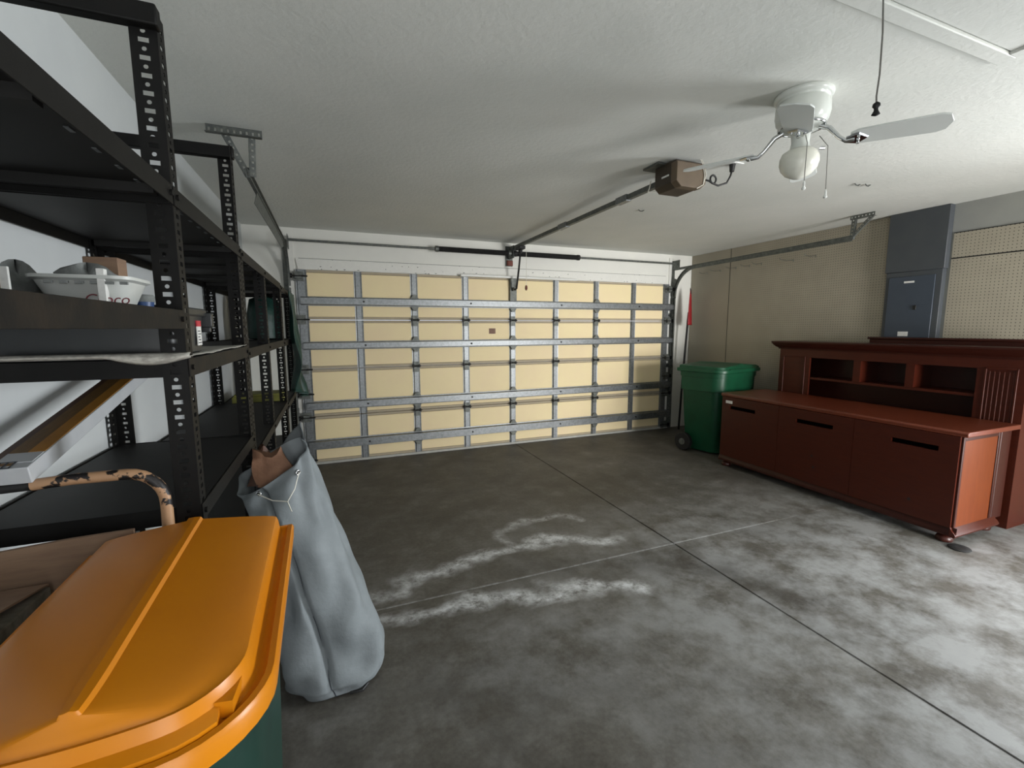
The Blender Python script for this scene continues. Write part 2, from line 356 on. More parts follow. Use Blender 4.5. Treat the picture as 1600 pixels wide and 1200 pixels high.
# ------------------------------------------------------------------ garage door
door = link(bpy.data.objects.new('door_1', None)); door.location = (DX0+DW/2, YF-.05, 0); door['kind'] = 'structure'
SH = [(0.03, .545), (.545, 1.068), (1.068, 1.60), (1.60, 2.128)]
STR = [(.185, .278), (.627, .707), (1.287, 1.356), (1.757, 1.834)]
cw = DW/8
clip_m = MB().prism([(-.07, 0), (.07, 0), (.02, .05), (-.02, .05)], 'Y', -.014, 0)
for k, (z0, z1) in enumerate(SH):
    sec = obj('door_section', MB().box(DX0+.01, DX0+DW-.01, YF-.012, YF+.03, z0, z1-.004).box(DX0+.02, DX0+DW-.02, YF-.03, YF-.012, z1-.03, z1-.006).box(DX0+.02, DX0+DW-.02, YF-.03, YF-.012, z0+.002, z0+.028), 'joint', door, smooth=0)
    for i in range(8):
        obj('insulation_panel', MB().box(DX0+cw*i+.035, DX0+cw*(i+1)-.035, YF-.034, YF-.012, z0+.03, z1-.034), 'cream', sec, bevel=.004)
    for i in range(9):
        x = DX0+cw*i; hw = .03
        if i == 0: x += .045; hw = .042
        if i == 8: x -= .045; hw = .042
        # hat-section stile with returned flanges and a line of punched marks
        m = MB().prism([(x-hw, YF-.034), (x-hw+.006, YF-.05), (x+hw-.006, YF-.05), (x+hw, YF-.034), (x+hw+.012, YF-.036), (x+hw+.012, YF-.032), (x-hw-.012, YF-.032), (x-hw-.012, YF-.036)], 'Z', z0+.004, z1-.006)
        obj('stile', m, 'galv', sec, smooth=0)
    a, b = STR[k]
    # strut: hat channel, two lips and a raised face
    y = YF-.05; zc = (a+b)/2
    sx0, sx1 = DX0+.03, DX0+DW+.06
    m = MB().prism([(y, a-.010), (y-.003, a-.010), (y-.005, a), (y-.055, a+.006), (y-.055, b-.006), (y-.005, b), (y-.003, b+.010), (y, b+.010)], 'X', sx0, sx1)
    st = obj('strut', m, 'galv', sec, smooth=0)
    for i in (1, 3, 5, 7):
        obj('bolt', MB().cyl((DX0+cw*i+.05, y-.055, zc), (DX0+cw*i+.05, y-.061, zc), .011, 8), 'darkm', sec)
    for i in (2, 4, 6):
        for zz, sgn in ((b+.008, 1), (a-.008, -1)):
            x = DX0+cw*i
            obj('strut_clip', MB().prism([(x-.045, zz), (x+.045, zz), (x+.016, zz+.045*sgn), (x-.016, zz+.045*sgn)], 'Y', y-.022, y-.001), 'galvd', sec, smooth=0)
    if k < 3:
        for i in range(2, 7):
            x = DX0+cw*i; z = z1
            h = obj('hinge', MB().box(x-.03, x+.03, y-.006, y, z-.07, z+.05).cyl((x-.034, y-.012, z), (x+.034, y-.012, z), .012, 10).cyl((x-.017, y-.006, z-.05), (x-.017, y-.012, z-.05), .008, 6).cyl((x+.017, y-.006, z+.03), (x+.017, y-.012, z+.03), .008, 6), 'galvd', sec)
            obj('hinge_pin', MB().cyl((x-.05, y-.02, z), (x+.05, y-.02, z), .007, 8).box(x-.04, x-.03, y-.03, y-.006, z-.018, z+.018).box(x+.03, x+.04, y-.03, y-.006, z-.018, z+.018), 'darkm', sec)
# roller brackets down both edges
for sx, s in ((DX0+.02, -1), (DX0+DW-.02, 1)):
    for z in (.07, .545, .80, 1.068, 1.60, 2.05):
        y = YF-.05
        r = obj('roller_bracket', MB().box(min(sx-s*.05, sx+s*.05), max(sx-s*.05, sx+s*.05), y-.012, y, z-.05, z+.05).box(sx-.03, sx+.03, y-.05, y-.012, z-.028, z+.028), 'galvd', door, smooth=0)
        obj('roller', MB().cyl((sx-s*.09, y-.045, z), (sx+s*.055, y-.045, z), .008, 8).cyl((sx+s*.055, y-.045, z), (sx+s*.08, y-.045, z), .024, 12), 'darkm', r)
obj('bottom_seal', MB().box(DX0+.01, DX0+DW-.01, YF-.04, YF+.02, .003, .03), 'seal', door, smooth=0)
obj('operator_brace', MB().box(1.45, 3.01, YF-.10, YF-.052, 2.112, 2.138), 'white', door, bevel=.003)
obj('door_label', MB().box(1.815, 1.90, YF-.0365, YF-.0335, 1.435, 1.50), 'brownprint', door, smooth=0, label='small square brown label on a cream panel')
obj('operator_bracket', MB().box(2.085, 2.17, YF-.075, YF-.05, 1.84, 2.12).box(2.11, 2.145, YF-.12, YF-.075, 1.96, 2.0), 'galvd', door, smooth=0)
# mark outside daylight: a plain driveway face beyond is not visible, door closes the opening

# ------------------------------------------------------------------ door tracks
def track(X, s, label):
    """s = side towards the wall (-1 left, +1 right)"""
    t = thing('door_track', label, 'track', (X, YF-.1, 0))
    sect = [(-.028, -.012), (-.024, -.012), (-.024, .012), (.024, .012), (.024, -.012), (.028, -.012), (.028, .016), (-.028, .016)]
    yv = YF-.095; zh = 2.325; rr = .38
    vert = [(X, yv, .02), (X, yv, zh-rr-.02)]
    curve = [(X, yv-rr+rr*math.cos(a), zh-rr+rr*math.sin(a)) for a in np.linspace(0, PI/2, 14)]
    hor = [(X, yv-rr-.01, zh), (X, 2.88, zh+.015)]
    # channel opening faces the door side, flange edges along the path
    chan = [(-.008, -.026), (.010, -.026), (.010, -.022), (-.004, -.022), (-.004, .022), (.010, .022), (.010, .026), (-.008, .026)]
    chan = [(a*-s, b) for a, b in chan]
    obj('vertical_track', MB().sweep(chan, vert, side=(1, 0, 0)), 'galvd', t, smooth=30)
    obj('curved_track', MB().sweep(chan, curve, side=(1, 0, 0)), 'galvd', t, smooth=30)
    obj('horizontal_track', MB().sweep(chan, hor, side=(1, 0, 0)), 'galvd', t, smooth=30)
    # wall angle behind the vertical track, standing on the jamb, with jagged slots
    m = MB().box(X+s*.0-.004, X+s*.0+.004, yv+.03, YF-.016, .02, 2.12)
    obj('wall_angle', MB().box(min(X+s*.012, X+s*.016), max(X+s*.012, X+s*.016), yv+.028, YF-.016, .02, 2.42).box(min(X+s*.012, X+s*.06), max(X+s*.012, X+s*.06), YF-.02, YF-.016, .02, 2.42), 'galvd', t, smooth=0)
    for z in (.25, .62, .95, 1.3, 1.68):
        obj('track_bracket', MB().box(X-.05, X+.012, YF-.03, YF-.018, z-.03, z+.03).box(X-.012, X+.012, yv+.0, YF-.018, z-.022, z+.022), 'galvd', t, smooth=0)
        obj('track_bolt', MB().cyl((X-.035, YF-.03, z), (X-.035, YF-.042, z), .01, 6), 'darkm', t)
    # upper bracket joining curve to the wall angle
    obj('flag_bracket', MB().prism([(yv+.06, 1.86), (yv-.02, 1.9), (yv-.05, 2.18), (yv+.06, 2.22)], 'X', X+s*.0095, X+s*.0118), 'galvd', t, smooth=0)
    obj('angle_brace', MB().box(min(X+s*.012, X+s*.016), max(X+s*.012, X+s*.016), yv-.42, YF-.02, zh-.008, zh+.026), 'galvd', t, smooth=0)
    return t
def perf_strap(a, b, wd, th, side, n=None):
    """perforated L-angle strap from a to b; holes are real gaps"""
    a, b = Vector(a), Vector(b); d = b-a; L = d.length; d.normalize(); side = Vector(side); side = (side-d*side.dot(d)).normalized(); nr = d.cross(side)
    n = n or max(3, int(L/.028)); m = MB()
    ts = np.linspace(0, L, n*3+1); us = [-wd/2, -wd*.18, wd*.18, wd/2]
    vs = [a+d*t+side*u for t in ts for u in us]; fs = []
    for i in range(len(ts)-1):
        for j in range(3):
            if j == 1 and i % 3 == 1: continue
            fs.append((i*4+j, i*4+j+1, (i+1)*4+j+1, (i+1)*4+j))
    m.add(vs, fs)
    vs = [a+side*-wd/2, b+side*-wd/2, b+side*-wd/2+nr*wd*.7, a+side*-wd/2+nr*wd*.7]
    m.add(vs, [(0, 1, 2, 3)])
    return m
tl = track(-.375, -1, 'galvanised garage door track with perforated ceiling hanger, beside the black shelving racks')
tr = track(4.62, 1, 'galvanised garage door track curving back along the pegboard wall')
# left hanger: ceiling bar across, two legs down
obj('hanger_bar', perf_strap((-.545, 2.84, H-.024), (-.290, 2.84, H-.024), .044, .002, (0, 0, 1)), 'galvd', tl, smooth=0, solid=.002, fix=False)
obj('hanger_leg', perf_strap((-.465, 2.843, H-.03), (-.372, 2.90, 2.325), .03, .002, (1, 0, 0)), 'galvd', tl, smooth=0, solid=.002, fix=False)
obj('hanger_leg', perf_strap((-.338, 2.845, H-.03), (-.352, 2.90, 2.325), .03, .002, (1, 0, 0)), 'galvd', tl, smooth=0, solid=.002, fix=False)
obj('stiffener_angle', MB().prism([(3.02, 2.215), (4.55, 2.215), (4.75, 2.26), (4.6, 2.312), (3.16, 2.312)], 'X', -.372, -.369), 'galvd', tl, smooth=0)
obj('hanger_bar', perf_strap((4.62, 2.70, H-.02), (4.62, 2.91, H-.02), .035, .002, (0, 0, 1)), 'galvd', tr, smooth=0, solid=.002, fix=False)
obj('hanger_leg', perf_strap((4.632, 2.885, H-.03), (4.632, 2.895, 2.33), .034, .002, (0, 1, 0)), 'galvd', tr, smooth=0, solid=.002, fix=False)
obj('hanger_leg', perf_strap((4.634, 2.73, H-.03), (4.634, 2.89, 2.36), .026, .002, (0, 1, 0)), 'galvd', tr, smooth=0, solid=.002, fix=False)

# torsion shaft with springs
ts_ = thing('torsion_shaft', 'steel torsion shaft with two dark springs above the garage door', 'shaft', (2.13, 5.222, 2.40))
sy, sz = 5.222, 2.405
obj('shaft', MB().cyl((-.36, sy, sz), (4.62, sy, sz), .0125, 12), 'galvd', ts_)
for x0, x1 in ((1.15, 2.075), (2.115, 3.03)):
    prof = []
    nco = 70
    for i in range(nco*2+1):
        x = x0+.03+(x1-x0-.06)*i/(nco*2); prof.append((x, .031 if i % 2 else .027))
    rings = [[(x, sy+r*math.cos(q*2*PI/14), sz+r*math.sin(q*2*PI/14)) for q in range(14)] for x, r in prof]
    sp = obj('spring', MB().loft(rings), 'rubber', ts_, smooth=60)
    obj('winding_cone', MB().cyl((x0, sy, sz), (x0+.035, sy, sz), .034, 14), 'galvd' if x0 < 2 else 'rubber', sp)
    obj('winding_cone', MB().cyl((x1-.035, sy, sz), (x1, sy, sz), .034, 14), 'galvd' if x0 < 2 else 'rubber', sp)
obj('centre_bracket', MB().box(2.085, 2.105, sy-.04, YF-.002, sz-.055, sz+.045).box(2.05, 2.14, YF-.012, YF-.001, sz-.14, sz+.1), 'galvd', ts_, smooth=0)
obj('bracket_block', MB().box(2.06, 2.14, YF-.03, YF-.012, 2.27, 2.335), 'bronze', ts_, bevel=.004, label='rusty brown fixing plate')
for x, s in ((-.335, 1), (4.60, -1)):
    q = [(-.045, .012), (-.045, .04), (-.03, .05), (.028, .052), (.033, .062), (.045, .062), (.045, .012)]
    obj('cable_drum', MB().tube([(x+k*s, sy, sz) for k, r in q], [r for k, r in q], 18), 'rubber', ts_, smooth=40)
    obj('bearing_plate', MB().box(min(x-s*.03, x-s*.034), max(x-s*.03, x-s*.034), sy-.05, YF-.016, sz-.08, sz+.05), 'galvd', ts_, smooth=0)

# ------------------------------------------------------------------ door opener
op = thing('garage_door_opener', 'brown garage door opener on the ceiling with rail to the door', 'opener', (2.13, 2.41, 2.37))
bx0, bx1, by0, by1, bz0, bz1 = 2.02, 2.245, 2.315, 2.52, 2.378, 2.535
obj('housing', MB().prism([(bx0, bz1), (bx0, bz0+.03), (bx0+.035, bz0), (bx1-.035, bz0), (bx1, bz0+.03), (bx1, bz1)], 'Y', by0+.012, by1), 'openerd', op, bevel=.004)
obj('light_lens', MB().prism([(bx0-.003, bz1-.012), (bx0-.003, bz0+.028), (bx0+.034, bz0-.003), (bx1-.034, bz0-.003), (bx1+.003, bz0+.028), (bx1+.003, bz1-.012)], 'Y', by0-.004, by0+.05), 'opener', op, bevel=.004)
obj('mounting_plate', MB().box(bx0-.05, bx1+.02, by1-.09, by1+.06, bz1, H-.001), 'galvd', op, smooth=0)
obj('side_label', MB().box(bx0-.004, bx0-.0005, 2.385, 2.45, 2.452, 2.462), 'label', op, smooth=0)
rl = obj('rail', MB().prism([(2.113, 2.462), (2.147, 2.462), (2.147, 2.497), (2.113, 2.497)], 'Y', by1+.02, 5.22), 'galvd', op, smooth=0)
obj('rail_joint', MB().box(2.107, 2.153, 3.9, 4.06, 2.455, 2.503), 'galv', op, smooth=0)
obj('rail_joint', MB().box(2.107, 2.153, 2.95, 3.09, 2.455, 2.503), 'galv', op, smooth=0)
obj('rail_neck', MB().box(2.09, 2.17, by1, by1+.07, 2.44, 2.51), 'galv', op, bevel=.004)
obj('trolley', MB().box(2.095, 2.165, 4.98, 5.12, 2.425, 2.462).box(2.115, 2.145, 5.02, 5.08, 2.38, 2.425), 'darkm', op, bevel=.003)
obj('door_arm', MB().tube([(2.13, 5.05, 2.40), (2.128, 5.09, 2.22), (2.125, 5.16, 1.985), (2.125, 5.20, 1.975), (2.125, 5.245, 1.98)], .012, 8), 'darkm', op)
obj('header_bracket', MB().prism([(5.20, 2.50), (5.341, 2.50), (5.341, 2.42), (5.24, 2.45)], 'X', 2.10, 2.16), 'galvd', op, smooth=0)
rel = obj('release_cord', MB().tube([(2.21, 5.06, 2.43), (2.212, 5.06, 2.2), (2.21, 5.06, 1.99)], .0022, 6), 'string', op)
obj('release_knob', MB().lathe([(.004, .03), (.014, .02), (.016, -.01), (.008, -.03)], (2.21, 5.06, 1.985), 10), 'bronze', op)
for k, dx in enumerate((0, .012)):
    obj('tie_string', MB().tube([(bx1-.05+dx, by0-.006, H-.001), (bx1-.03+dx, by0-.008, 2.52), (bx1-.012+dx, by0-.008, 2.46), (bx1-.02, by0-.008, 2.40), (bx1-.07, by0-.007, bz0-.006)], .0025, 6), 'string', op)
obj('rail_tie', MB().tube([(2.10, 2.66, 2.51), (2.095, 2.67, 2.46), (2.10, 2.69, 2.445), (2.16, 2.68, 2.45), (2.165, 2.66, 2.51)], .004, 6), 'string', op)
pc = []
for i in range(14):
    a = -PI*.5+i/13*2*PI*1.0
    pc.append((2.30+.025*math.cos(a)+.004*i/13, 2.305, 2.44+.025*math.sin(a)))
pts = [(bx1-.01, 2.33, 2.44), (2.27, 2.31, 2.43)]+pc+[(2.34, 2.30, 2.405), (2.40, 2.29, 2.425), (2.425, 2.285, 2.47), (2.432, 2.283, 2.50)]
pcab = obj('power_cord', MB().tube(pts, .006, 8), 'cable', op, smooth=60)
obj('plug', MB().cyl((2.432, 2.283, 2.495), (2.434, 2.282, 2.541), .014, 10, .02), 'cable', pcab)
tag(obj('ceiling_outlet', MB().box(2.38, 2.50, 2.25, 2.325, H-.008, H-.0005), 'white', bevel=.002), 'white ceiling outlet plate feeding the opener cord', 'outlet')

# ------------------------------------------------------------------ ceiling fan
FC = (2.035, 1.53)
fan = thing('ceiling_fan', 'white hugger ceiling fan with four blades and a frosted light globe', 'fan', (FC[0], FC[1], 2.19))
obj('canopy', MB().lathe([(.116, -.0005), (.119, -.008), (.115, -.018), (.106, -.024)], (*FC, H), 40), 'fanw', fan, smooth=50)
obj('motor_housing', MB().lathe([(.104, -.024), (.100, -.032), (.108, -.044), (.110, -.085), (.104, -.115), (.088, -.140), (.07, -.150), (.05, -.155)], (*FC, H), 40), 'fanw', fan, smooth=50)
obj('vent_trim', MB().tube([(FC[0]+.091*math.cos(a), FC[1]+.091*math.sin(a), H-.139) for a in np.linspace(0, 2*PI, 33)[:-1]], .006, 6, True), 'chrome', fan, smooth=60)
obj('switch_housing', MB().lathe([(.046, -.155), (.040, -.165), (.036, -.205), (.042, -.232), (.05, -.238)], (*FC, H), 24), 'fanw', fan, smooth=50)
obj('globe', MB().lathe([(.05, -.236), (.070, -.25), (.079, -.272), (.080, -.295), (.073, -.32), (.055, -.342), (.026, -.358), (.008, -.364)], (*FC, H), 32), 'globe', fan, smooth=70)
obj('globe_screw', MB().cyl((FC[0]+.06, FC[1]-.05, H-.236), (FC[0]+.075, FC[1]-.064, H-.238), .007, 8), 'chrome', fan)
for k in range(4):
    a = math.radians(-56+90*k); ca_, sa = math.cos(a), math.sin(a); pit = math.radians(12)
    def W(rad, t, up=0):
        return (FC[0]+rad*ca_-t*sa*math.cos(pit), FC[1]+rad*sa+t*ca_*math.cos(pit), H-.226+up-t*math.sin(pit)-(rad-.2)*.03)
    out = [(.185, -.035), (.21, -.052), (.30, -.058), (.47, -.063), (.50, -.05), (.515, 0), (.50, .05), (.47, .063), (.30, .058), (.21, .052), (.185, .035)]
    obj('blade', MB().loft([[W(p, q, 0) for p, q in out], [W(p, q, .007) for p, q in out]]), 'blade', fan, bevel=.0015)
    ir = MB().tube([W(.070, 0, .075), W(.105, 0, .06), W(.145, 0, .012), W(.17, 0, -.008), W(.20, 0, -.006)], [.012, .011, .009, .009, .012], 8)
    ir.loft([[W(p, q, -.002) for p, q in ((.17, -.02), (.215, -.04), (.25, 0), (.215, .04), (.17, .02))], [W(p, q, -.008) for p, q in ((.17, -.018), (.213, -.036), (.245, 0), (.213, .036), (.17, .018))]])
    for q in (-.025, .0, .025):
        ir.cyl(W(.213, q, -.006), W(.213, q, -.014), .006, 8)
    obj('blade_iron', ir, 'chrome', fan, smooth=50)
for dx, dy, z1 in ((-.052, .0, -.43), (.052, -.01, -.455)):
    x, y = FC[0]+dx*.75, FC[1]+dy-.05
    pc_ = obj('pull_chain', MB().tube([(x, y, H-.19), (x+dx*.4, y-.028, H-.24), (x+dx*.5, y-.03, H+z1+.03)], .0018, 6), 'cord', fan, smooth=60)
    obj('chain_pull', MB().lathe([(.002, .03), (.005, .02), (.005, .004), (.008, 0), (.008, -.006), (.002, -.01)], (x+dx*.5, y-.03, H+z1), 10), 'white', pc_)
# attic pull cord
pcd = thing('attic_pull_cord', 'grey cord with dark knob hanging from the attic hatch near the fan', 'cord', (1.65, .985, 2.18))
obj('cord', MB().tube([(1.652, 1.00, H-.017), (1.648, .99, 2.42), (1.652, .99, 2.30), (1.646, .99, 2.235), (1.65, .99, 2.205)], .0028, 6), 'cord', pcd, smooth=60)
obj('knob', MB().lathe([(.003, .012), (.010, .006), (.011, -.002), (.006, -.008), (.006, -.014), (.012, -.026), (.004, -.03)], (1.65, .99, 2.207), 12), 'darkm', pcd, smooth=50)

# ------------------------------------------------------------------ shelving racks
FW = .050; PITCH = .0365
def flange(L):
    """flat sheet 0..FW by 0..L with slots and round holes punched through"""
    m = MB(); c = FW*.5; n = int(L/PITCH)
    x = [0, c-.010, c+.010, FW]
    def quad(x0, x1, z0, z1): m.add([(x0, z0), (x1, z0), (x1, z1), (x0, z1)], [(0, 1, 2, 3)])
    pz = 0
    zt = []
    for i in range(n):
        z = PITCH*(i+.5); s0, s1 = z-.0052, z+.0052
        quad(0, FW, pz, s0); quad(0, x[1], s0, s1); quad(x[2], FW, s0, s1)
        # round hole half a pitch up
        h = z+PITCH/2; h0, h1 = h-.0075, h+.0075
        quad(0, FW, s1, h0)
        if h1 > L: pz = h0; break
        oct_ = [(c+.0050*math.cos(q*PI/4+PI/8), h+.0050*math.sin(q*PI/4+PI/8)) for q in range(8)]
        rect = [(FW, h+.003), (c+.006, h1), (c-.006, h1), (0, h+.003), (0, h-.003), (c-.006, h0), (c+.006, h0), (FW, h-.003)]
        rect = [(FW, h+.002), (c+.004, h1), (c-.004, h1), (0, h+.002), (0, h-.002), (c-.004, h0), (c+.004, h0), (FW, h-.002)]
        m.add(oct_+rect, [(q, 8+q, 8+(q+1) % 8, (q+1) % 8) for q in range(8)])
        m.add([(FW, h1), (c+.004, h1), (FW, h+.002)], [(0, 1, 2)]); m.add([(0, h1), (c-.004, h1), (0, h+.002)], [(0, 1, 2)])
        m.add([(FW, h0), (c+.004, h0), (FW, h-.002)], [(0, 1, 2)]); m.add([(0, h0), (c-.004, h0), (0, h-.002)], [(0, 1, 2)])
        pz = h1
    quad(0, FW, pz, L)
    return m
POSTM = {}
def post(parent, x, y, sx, sy, L):
    """corner at x,y ; flanges run inward (sx along X, sy along Y)"""
    key = (sx, sy, L)
    if key not in POSTM:
        f = flange(L); m = MB()
        m.add([(sx*u, 0, z) for u, z in f.v], f.f); m.add([(0, sy*u, z) for u, z in f.v], f.f)
        me = bpy.data.meshes.new('post'); me.from_pydata(m.v, [], m.f); me.materials.append(MT['black']); POSTM[key] = me
    o = link(bpy.data.objects.new('post', POSTM[key])); o.parent = parent
    o.location = Vector((x, y, 0))-parent.location
    s = o.modifiers.new('solid', 'SOLIDIFY'); s.thickness = .002; s.offset = 0
    foot = obj('post_foot', MB().box(min(x-sx*.004, x+sx*.05), max(x-sx*.004, x+sx*.05), min(y-sy*.004, y+sy*.05), max(y-sy*.004, y+sy*.05), 0, .006), 'rubber', parent, smooth=0)
    return o
XF, XB = -.325, -.775
def rack(label, y0, y1, levels, hpost, mids=(), topbeam=(), rusty=(), far=True):
    t = thing('shelving_rack', label, 'shelving rack', ((XF+XB)/2, (y0+y1)/2, 0), 'black shelving racks along the left wall')
    for x, sx in ((XF, -1), (XB, 1)):
        post(t, x, y0, sx, 1, hpost)
        if far: post(t, x, y1, sx, -1, hpost)
        for ym in mids: post(t, x, ym if sx < 0 else ym+.20, sx, 1, hpost)
    e = .003
    for li, z in enumerate(levels):
        bm_ = 'rust' if li in rusty else 'black'
        # front and rear C-beams outside the posts, end beams inside
        for x0, x1, lip in ((XF+.0015, XF+.0045, -1), (XB-.0045, XB-.0015, 1)):
            xx0, xx1 = (XF-.014, XF+.0045) if lip < 0 else (XB-.0045, XB+.014)
            obj('beam', MB().box(x0, x1, y0+.002, y1-.002, z-.042, z+.001), bm_ if lip < 0 else 'black', t, smooth=0, bevel=.0008)
        for yy, d in ((y0, 1), (y1, -1)):
            a, b = sorted((yy+d*.003, yy+d*.006))
            obj('beam', MB().box(XB+.004, XF-.004, a, b, z-.042, z), 'black', t, smooth=0)
        m = MB().box(XB+.003, XF-.003, y0+.008, y1-.008, z-.010, z-.002)
        nr = max(1, int((y1-y0)/.45))
        for q in range(nr+1):
            yy = y0+.03+(y1-y0-.06)*q/nr
            m.box(XB+.01, XF-.02, yy-.012, yy+.012, z-.03, z-.0105)
        obj('shelf_deck', m, 'deck', t, smooth=0)
        # bright metal marks standing in for light through the lip slots
        rv = MB(); k = int((y1-y0)/.09)
        for q in range(k):
            yy = y0+.06+q*.09
            rv.box(XF-.047, XF-.040, yy-.011, yy+.011, z-.0115, z-.0101)
        o = obj('lip_slot_glints', rv, 'galv', t, smooth=0); o['kind'] = 'stuff'
        for yy in [y0+.02, y1-.02]+[m_+.02 for m_ in mids]:
            obj('bolt', MB().cyl((XF+.004, yy, z-.02), (XF+.010, yy, z-.02), .007, 6), 'black', t)
    for yy in topbeam:
        obj('end_beam', MB().box(XB-.004, XF+.008, yy-.028, yy+.004, hpost-.042, hpost+.002), 'black', t, bevel=.004)
    return t
rA = rack('black steel shelving rack nearest the camera, reaching over the orange bin lid', .36, 1.283, [1.832, 1.55], 2.20, rusty=(1,), far=False)
rB = rack('tall black steel rack holding the black tote and the long orange-striped carton', 1.290, 2.115, [1.832, 1.435, 1.07, .55], 2.20, topbeam=(1.294, 2.115,), rusty=(1,))
rC = rack('third black steel rack from the camera, with a yellow-green box on its lower shelf', 2.122, 3.66, [1.826, 1.425, .98, .55], 1.83, mids=(2.80,), rusty=(1, 2))
rD = rack('farthest black steel rack, next to the garage door, under the green tarp', 3.667, 4.47, [1.815, 1.42, .95, .55], 1.82, rusty=(1,))

# ------------------------------------------------------------------ things on the racks
def tote():
    t = thing('storage_tote', 'black plastic tote with latched lid on newspaper on the rack', 'tote', (-.55, 1.41, 1.442))
    x0, x1, y0, y1, z0 = -.765, -.345, 1.305, 1.575, 1.442
    rings = []
    for z, e in ((z0, .012), (z0+.004, .006), (z0+.105, .0)):
        r = .025; pts = []
        for cx, cy, a0 in ((x1-e-r, y1-e-r, 0), (x0+e+r, y1-e-r, PI/2), (x0+e+r, y0+e+r, PI), (x1-e-r, y0+e+r, 1.5*PI)):
            pts += [(cx+r*math.cos(a0+q*PI/8), cy+r*math.sin(a0+q*PI/8), z) for q in range(5)]
        rings.append(pts)
    obj('body', MB().loft(rings), 'tote', t, smooth=50)
    obj('lid', MB().box(x0-.004, x1+.006, y0-.006, y1+.008, z0+.100, z0+.122), 'tote', t, bevel=.005)
    obj('latch', MB().box(-.40, x1+.018, y1+.002, y1+.026, z0+.07, z0+.112).box(-.395, x1+.012, y1+.008, y1+.022, z0+.055, z0+.072), 'tote', t, bevel=.003)
    obj('label', MB().box(x1-.001, x1+.0015, y1-.09, y1-.05, z0+.02, z0+.072), 'label', t, smooth=0)
    obj('label_band', MB().box(x1-.001, x1+.002, y1-.09, y1-.05, z0+.072, z0+.088), 'redp', t, smooth=0, label='red band of the white label')
    ink = MB()
    for k in range(5): ink.box(x1+.0012, x1+.0022, y1-.086+.004*(k % 2), y1-.056-.006*(k % 3), z0+.026+k*.008, z0+.0285+k*.008)
    obj('label_print', ink, 'ink', t, smooth=0)
tote()
def sheet(fn, nu, nv, name, m, th, **k): return obj(name, MB().grid(fn, nu, nv), m, solid=th, fix=False, smooth=60, **k)
def nws(u, v):
    x = XB+.03+u*(XF+.004-XB-.03); y = 1.30+v*.80
    z = 1.4385+.003*abs(math.sin(v*23)*math.sin(u*9))
    if u > .9: z += (u-.9)*.03*abs(math.sin(v*7+1))
    return (x, y, z)
tag(sheet(nws, 14, 40, 'newspaper', 'news', .0012), 'crumpled newspaper sheets spread under the black tote', 'newspaper')
# curled newspaper edge at the rack's end
def curl(u, v):
    x = XB+.10+v*.36; return (x, 1.286-.012*math.sin(u*PI), 1.440+u*.012-.016*max(0, math.sin((v-.55)*7))*(v > .55)*(1-u))
tag(sheet(curl, 6, 30, 'newspaper', 'news', .0012), 'folded newspaper edge curling over the end of the rack shelf', 'newspaper')
# long carton leaning on the lower shelf
lb = thing('long_carton', 'long white carton with brown and orange stripes leaning against the wall', 'carton', (-.66, 1.63, 1.17))
A = Vector((-.6615, 1.25, 1.171)); Bp = Vector((-.6615, 2.016, 1.337)); d = (Bp-A).normalized(); up = Vector((0, -d.z, d.y)).normalized(); sd = Vector((1, 0, 0))
def lbox(a0, a1, b0, b1, t0=0, t1=1):
    L = (Bp-A).length; m = MB(); P = [A+d*(t*L)+sd*a+up*b for t in (t0, t1) for b in (b0*.9, b1*.9) for a in (a0*.9, a1*.9)]
    return m.add(P, [(0, 2, 3, 1), (4, 5, 7, 6), (0, 1, 5, 4), (2, 6, 7, 3), (0, 4, 6, 2), (1, 3, 7, 5)])
obj('carton_body', lbox(-.035, .055, .010, .052), 'boxwhite', lb, bevel=.002)
obj('dark_edge_stripe', lbox(-.0355, -.018, .0515, .0532, .02, .93), 'boxdark', lb, smooth=0)
obj('brown_stripe', lbox(-.018, .018, .0515, .0532, .02, .97), 'boxbrown', lb, smooth=0)
obj('orange_stripe', lbox(.018, .050, .0515, .0532, .10, .88), 'boxorange', lb, smooth=0)
obj('blue_sticker', lbox(.018, .052, .0515, .0535, .885, .955), 'bluep', lb, smooth=0)
obj('end_flap', lbox(-.018, .05, .0515, .0536, .035, .095), 'boxwhite', lb, smooth=0)
pr = MB()
for k in range(3):
    q = lbox(-.01+k*.014, -.006+k*.014, .0534, .0540, .0, .04); pr.add(q.v, q.f)
q = lbox(-.01, .022, .0534, .0540, .0, .004); pr.add(q.v, q.f); q = lbox(-.01, .022, .0534, .0540, .036, .04); pr.add(q.v, q.f)
obj('print_mark', pr, 'ink', lb, smooth=0)
# white plastic bin and small things on the near rack's middle shelf
zb = 1.551
pb = thing('plastic_bin', 'translucent white plastic bin with marker lettering on the near rack shelf', 'bin', (-.46, 1.02, zb))
x0, x1, y0, y1 = -.505, -.352, 1.075, 1.205
rings = []
for z, e in ((zb, .02), (zb+.046, .004), (zb+.050, -.003), (zb+.056, -.003), (zb+.056, .004), (zb+.048, .010), (zb+.006, .026)):
    r = .03; p_ = []
    for cx, cy, a0 in ((x1-e-r, y1-e-r, 0), (x0+e+r, y1-e-r, PI/2), (x0+e+r, y0+e+r, PI), (x1-e-r, y0+e+r, 1.5*PI)):
        p_ += [(cx+r*math.cos(a0+q*PI/8), cy+r*math.sin(a0+q*PI/8), z) for q in range(5)]
    rings.append(p_)
obj('tub', MB().loft(rings), 'film', pb, smooth=40)
nt_ = MB()
for k in range(6): nt_.box(x0+.03+k*.022, x0+.042+k*.022, y0-.0015, y0+.004, zb+.040, zb+.045)
obj('rim_notches', nt_, 'gdust', pb, smooth=0)
tp = obj('tape_strip', MB().box(-.398, -.387, y0-.002, y0+.012, zb+.004, zb+.068), 'label', pb, smooth=0)
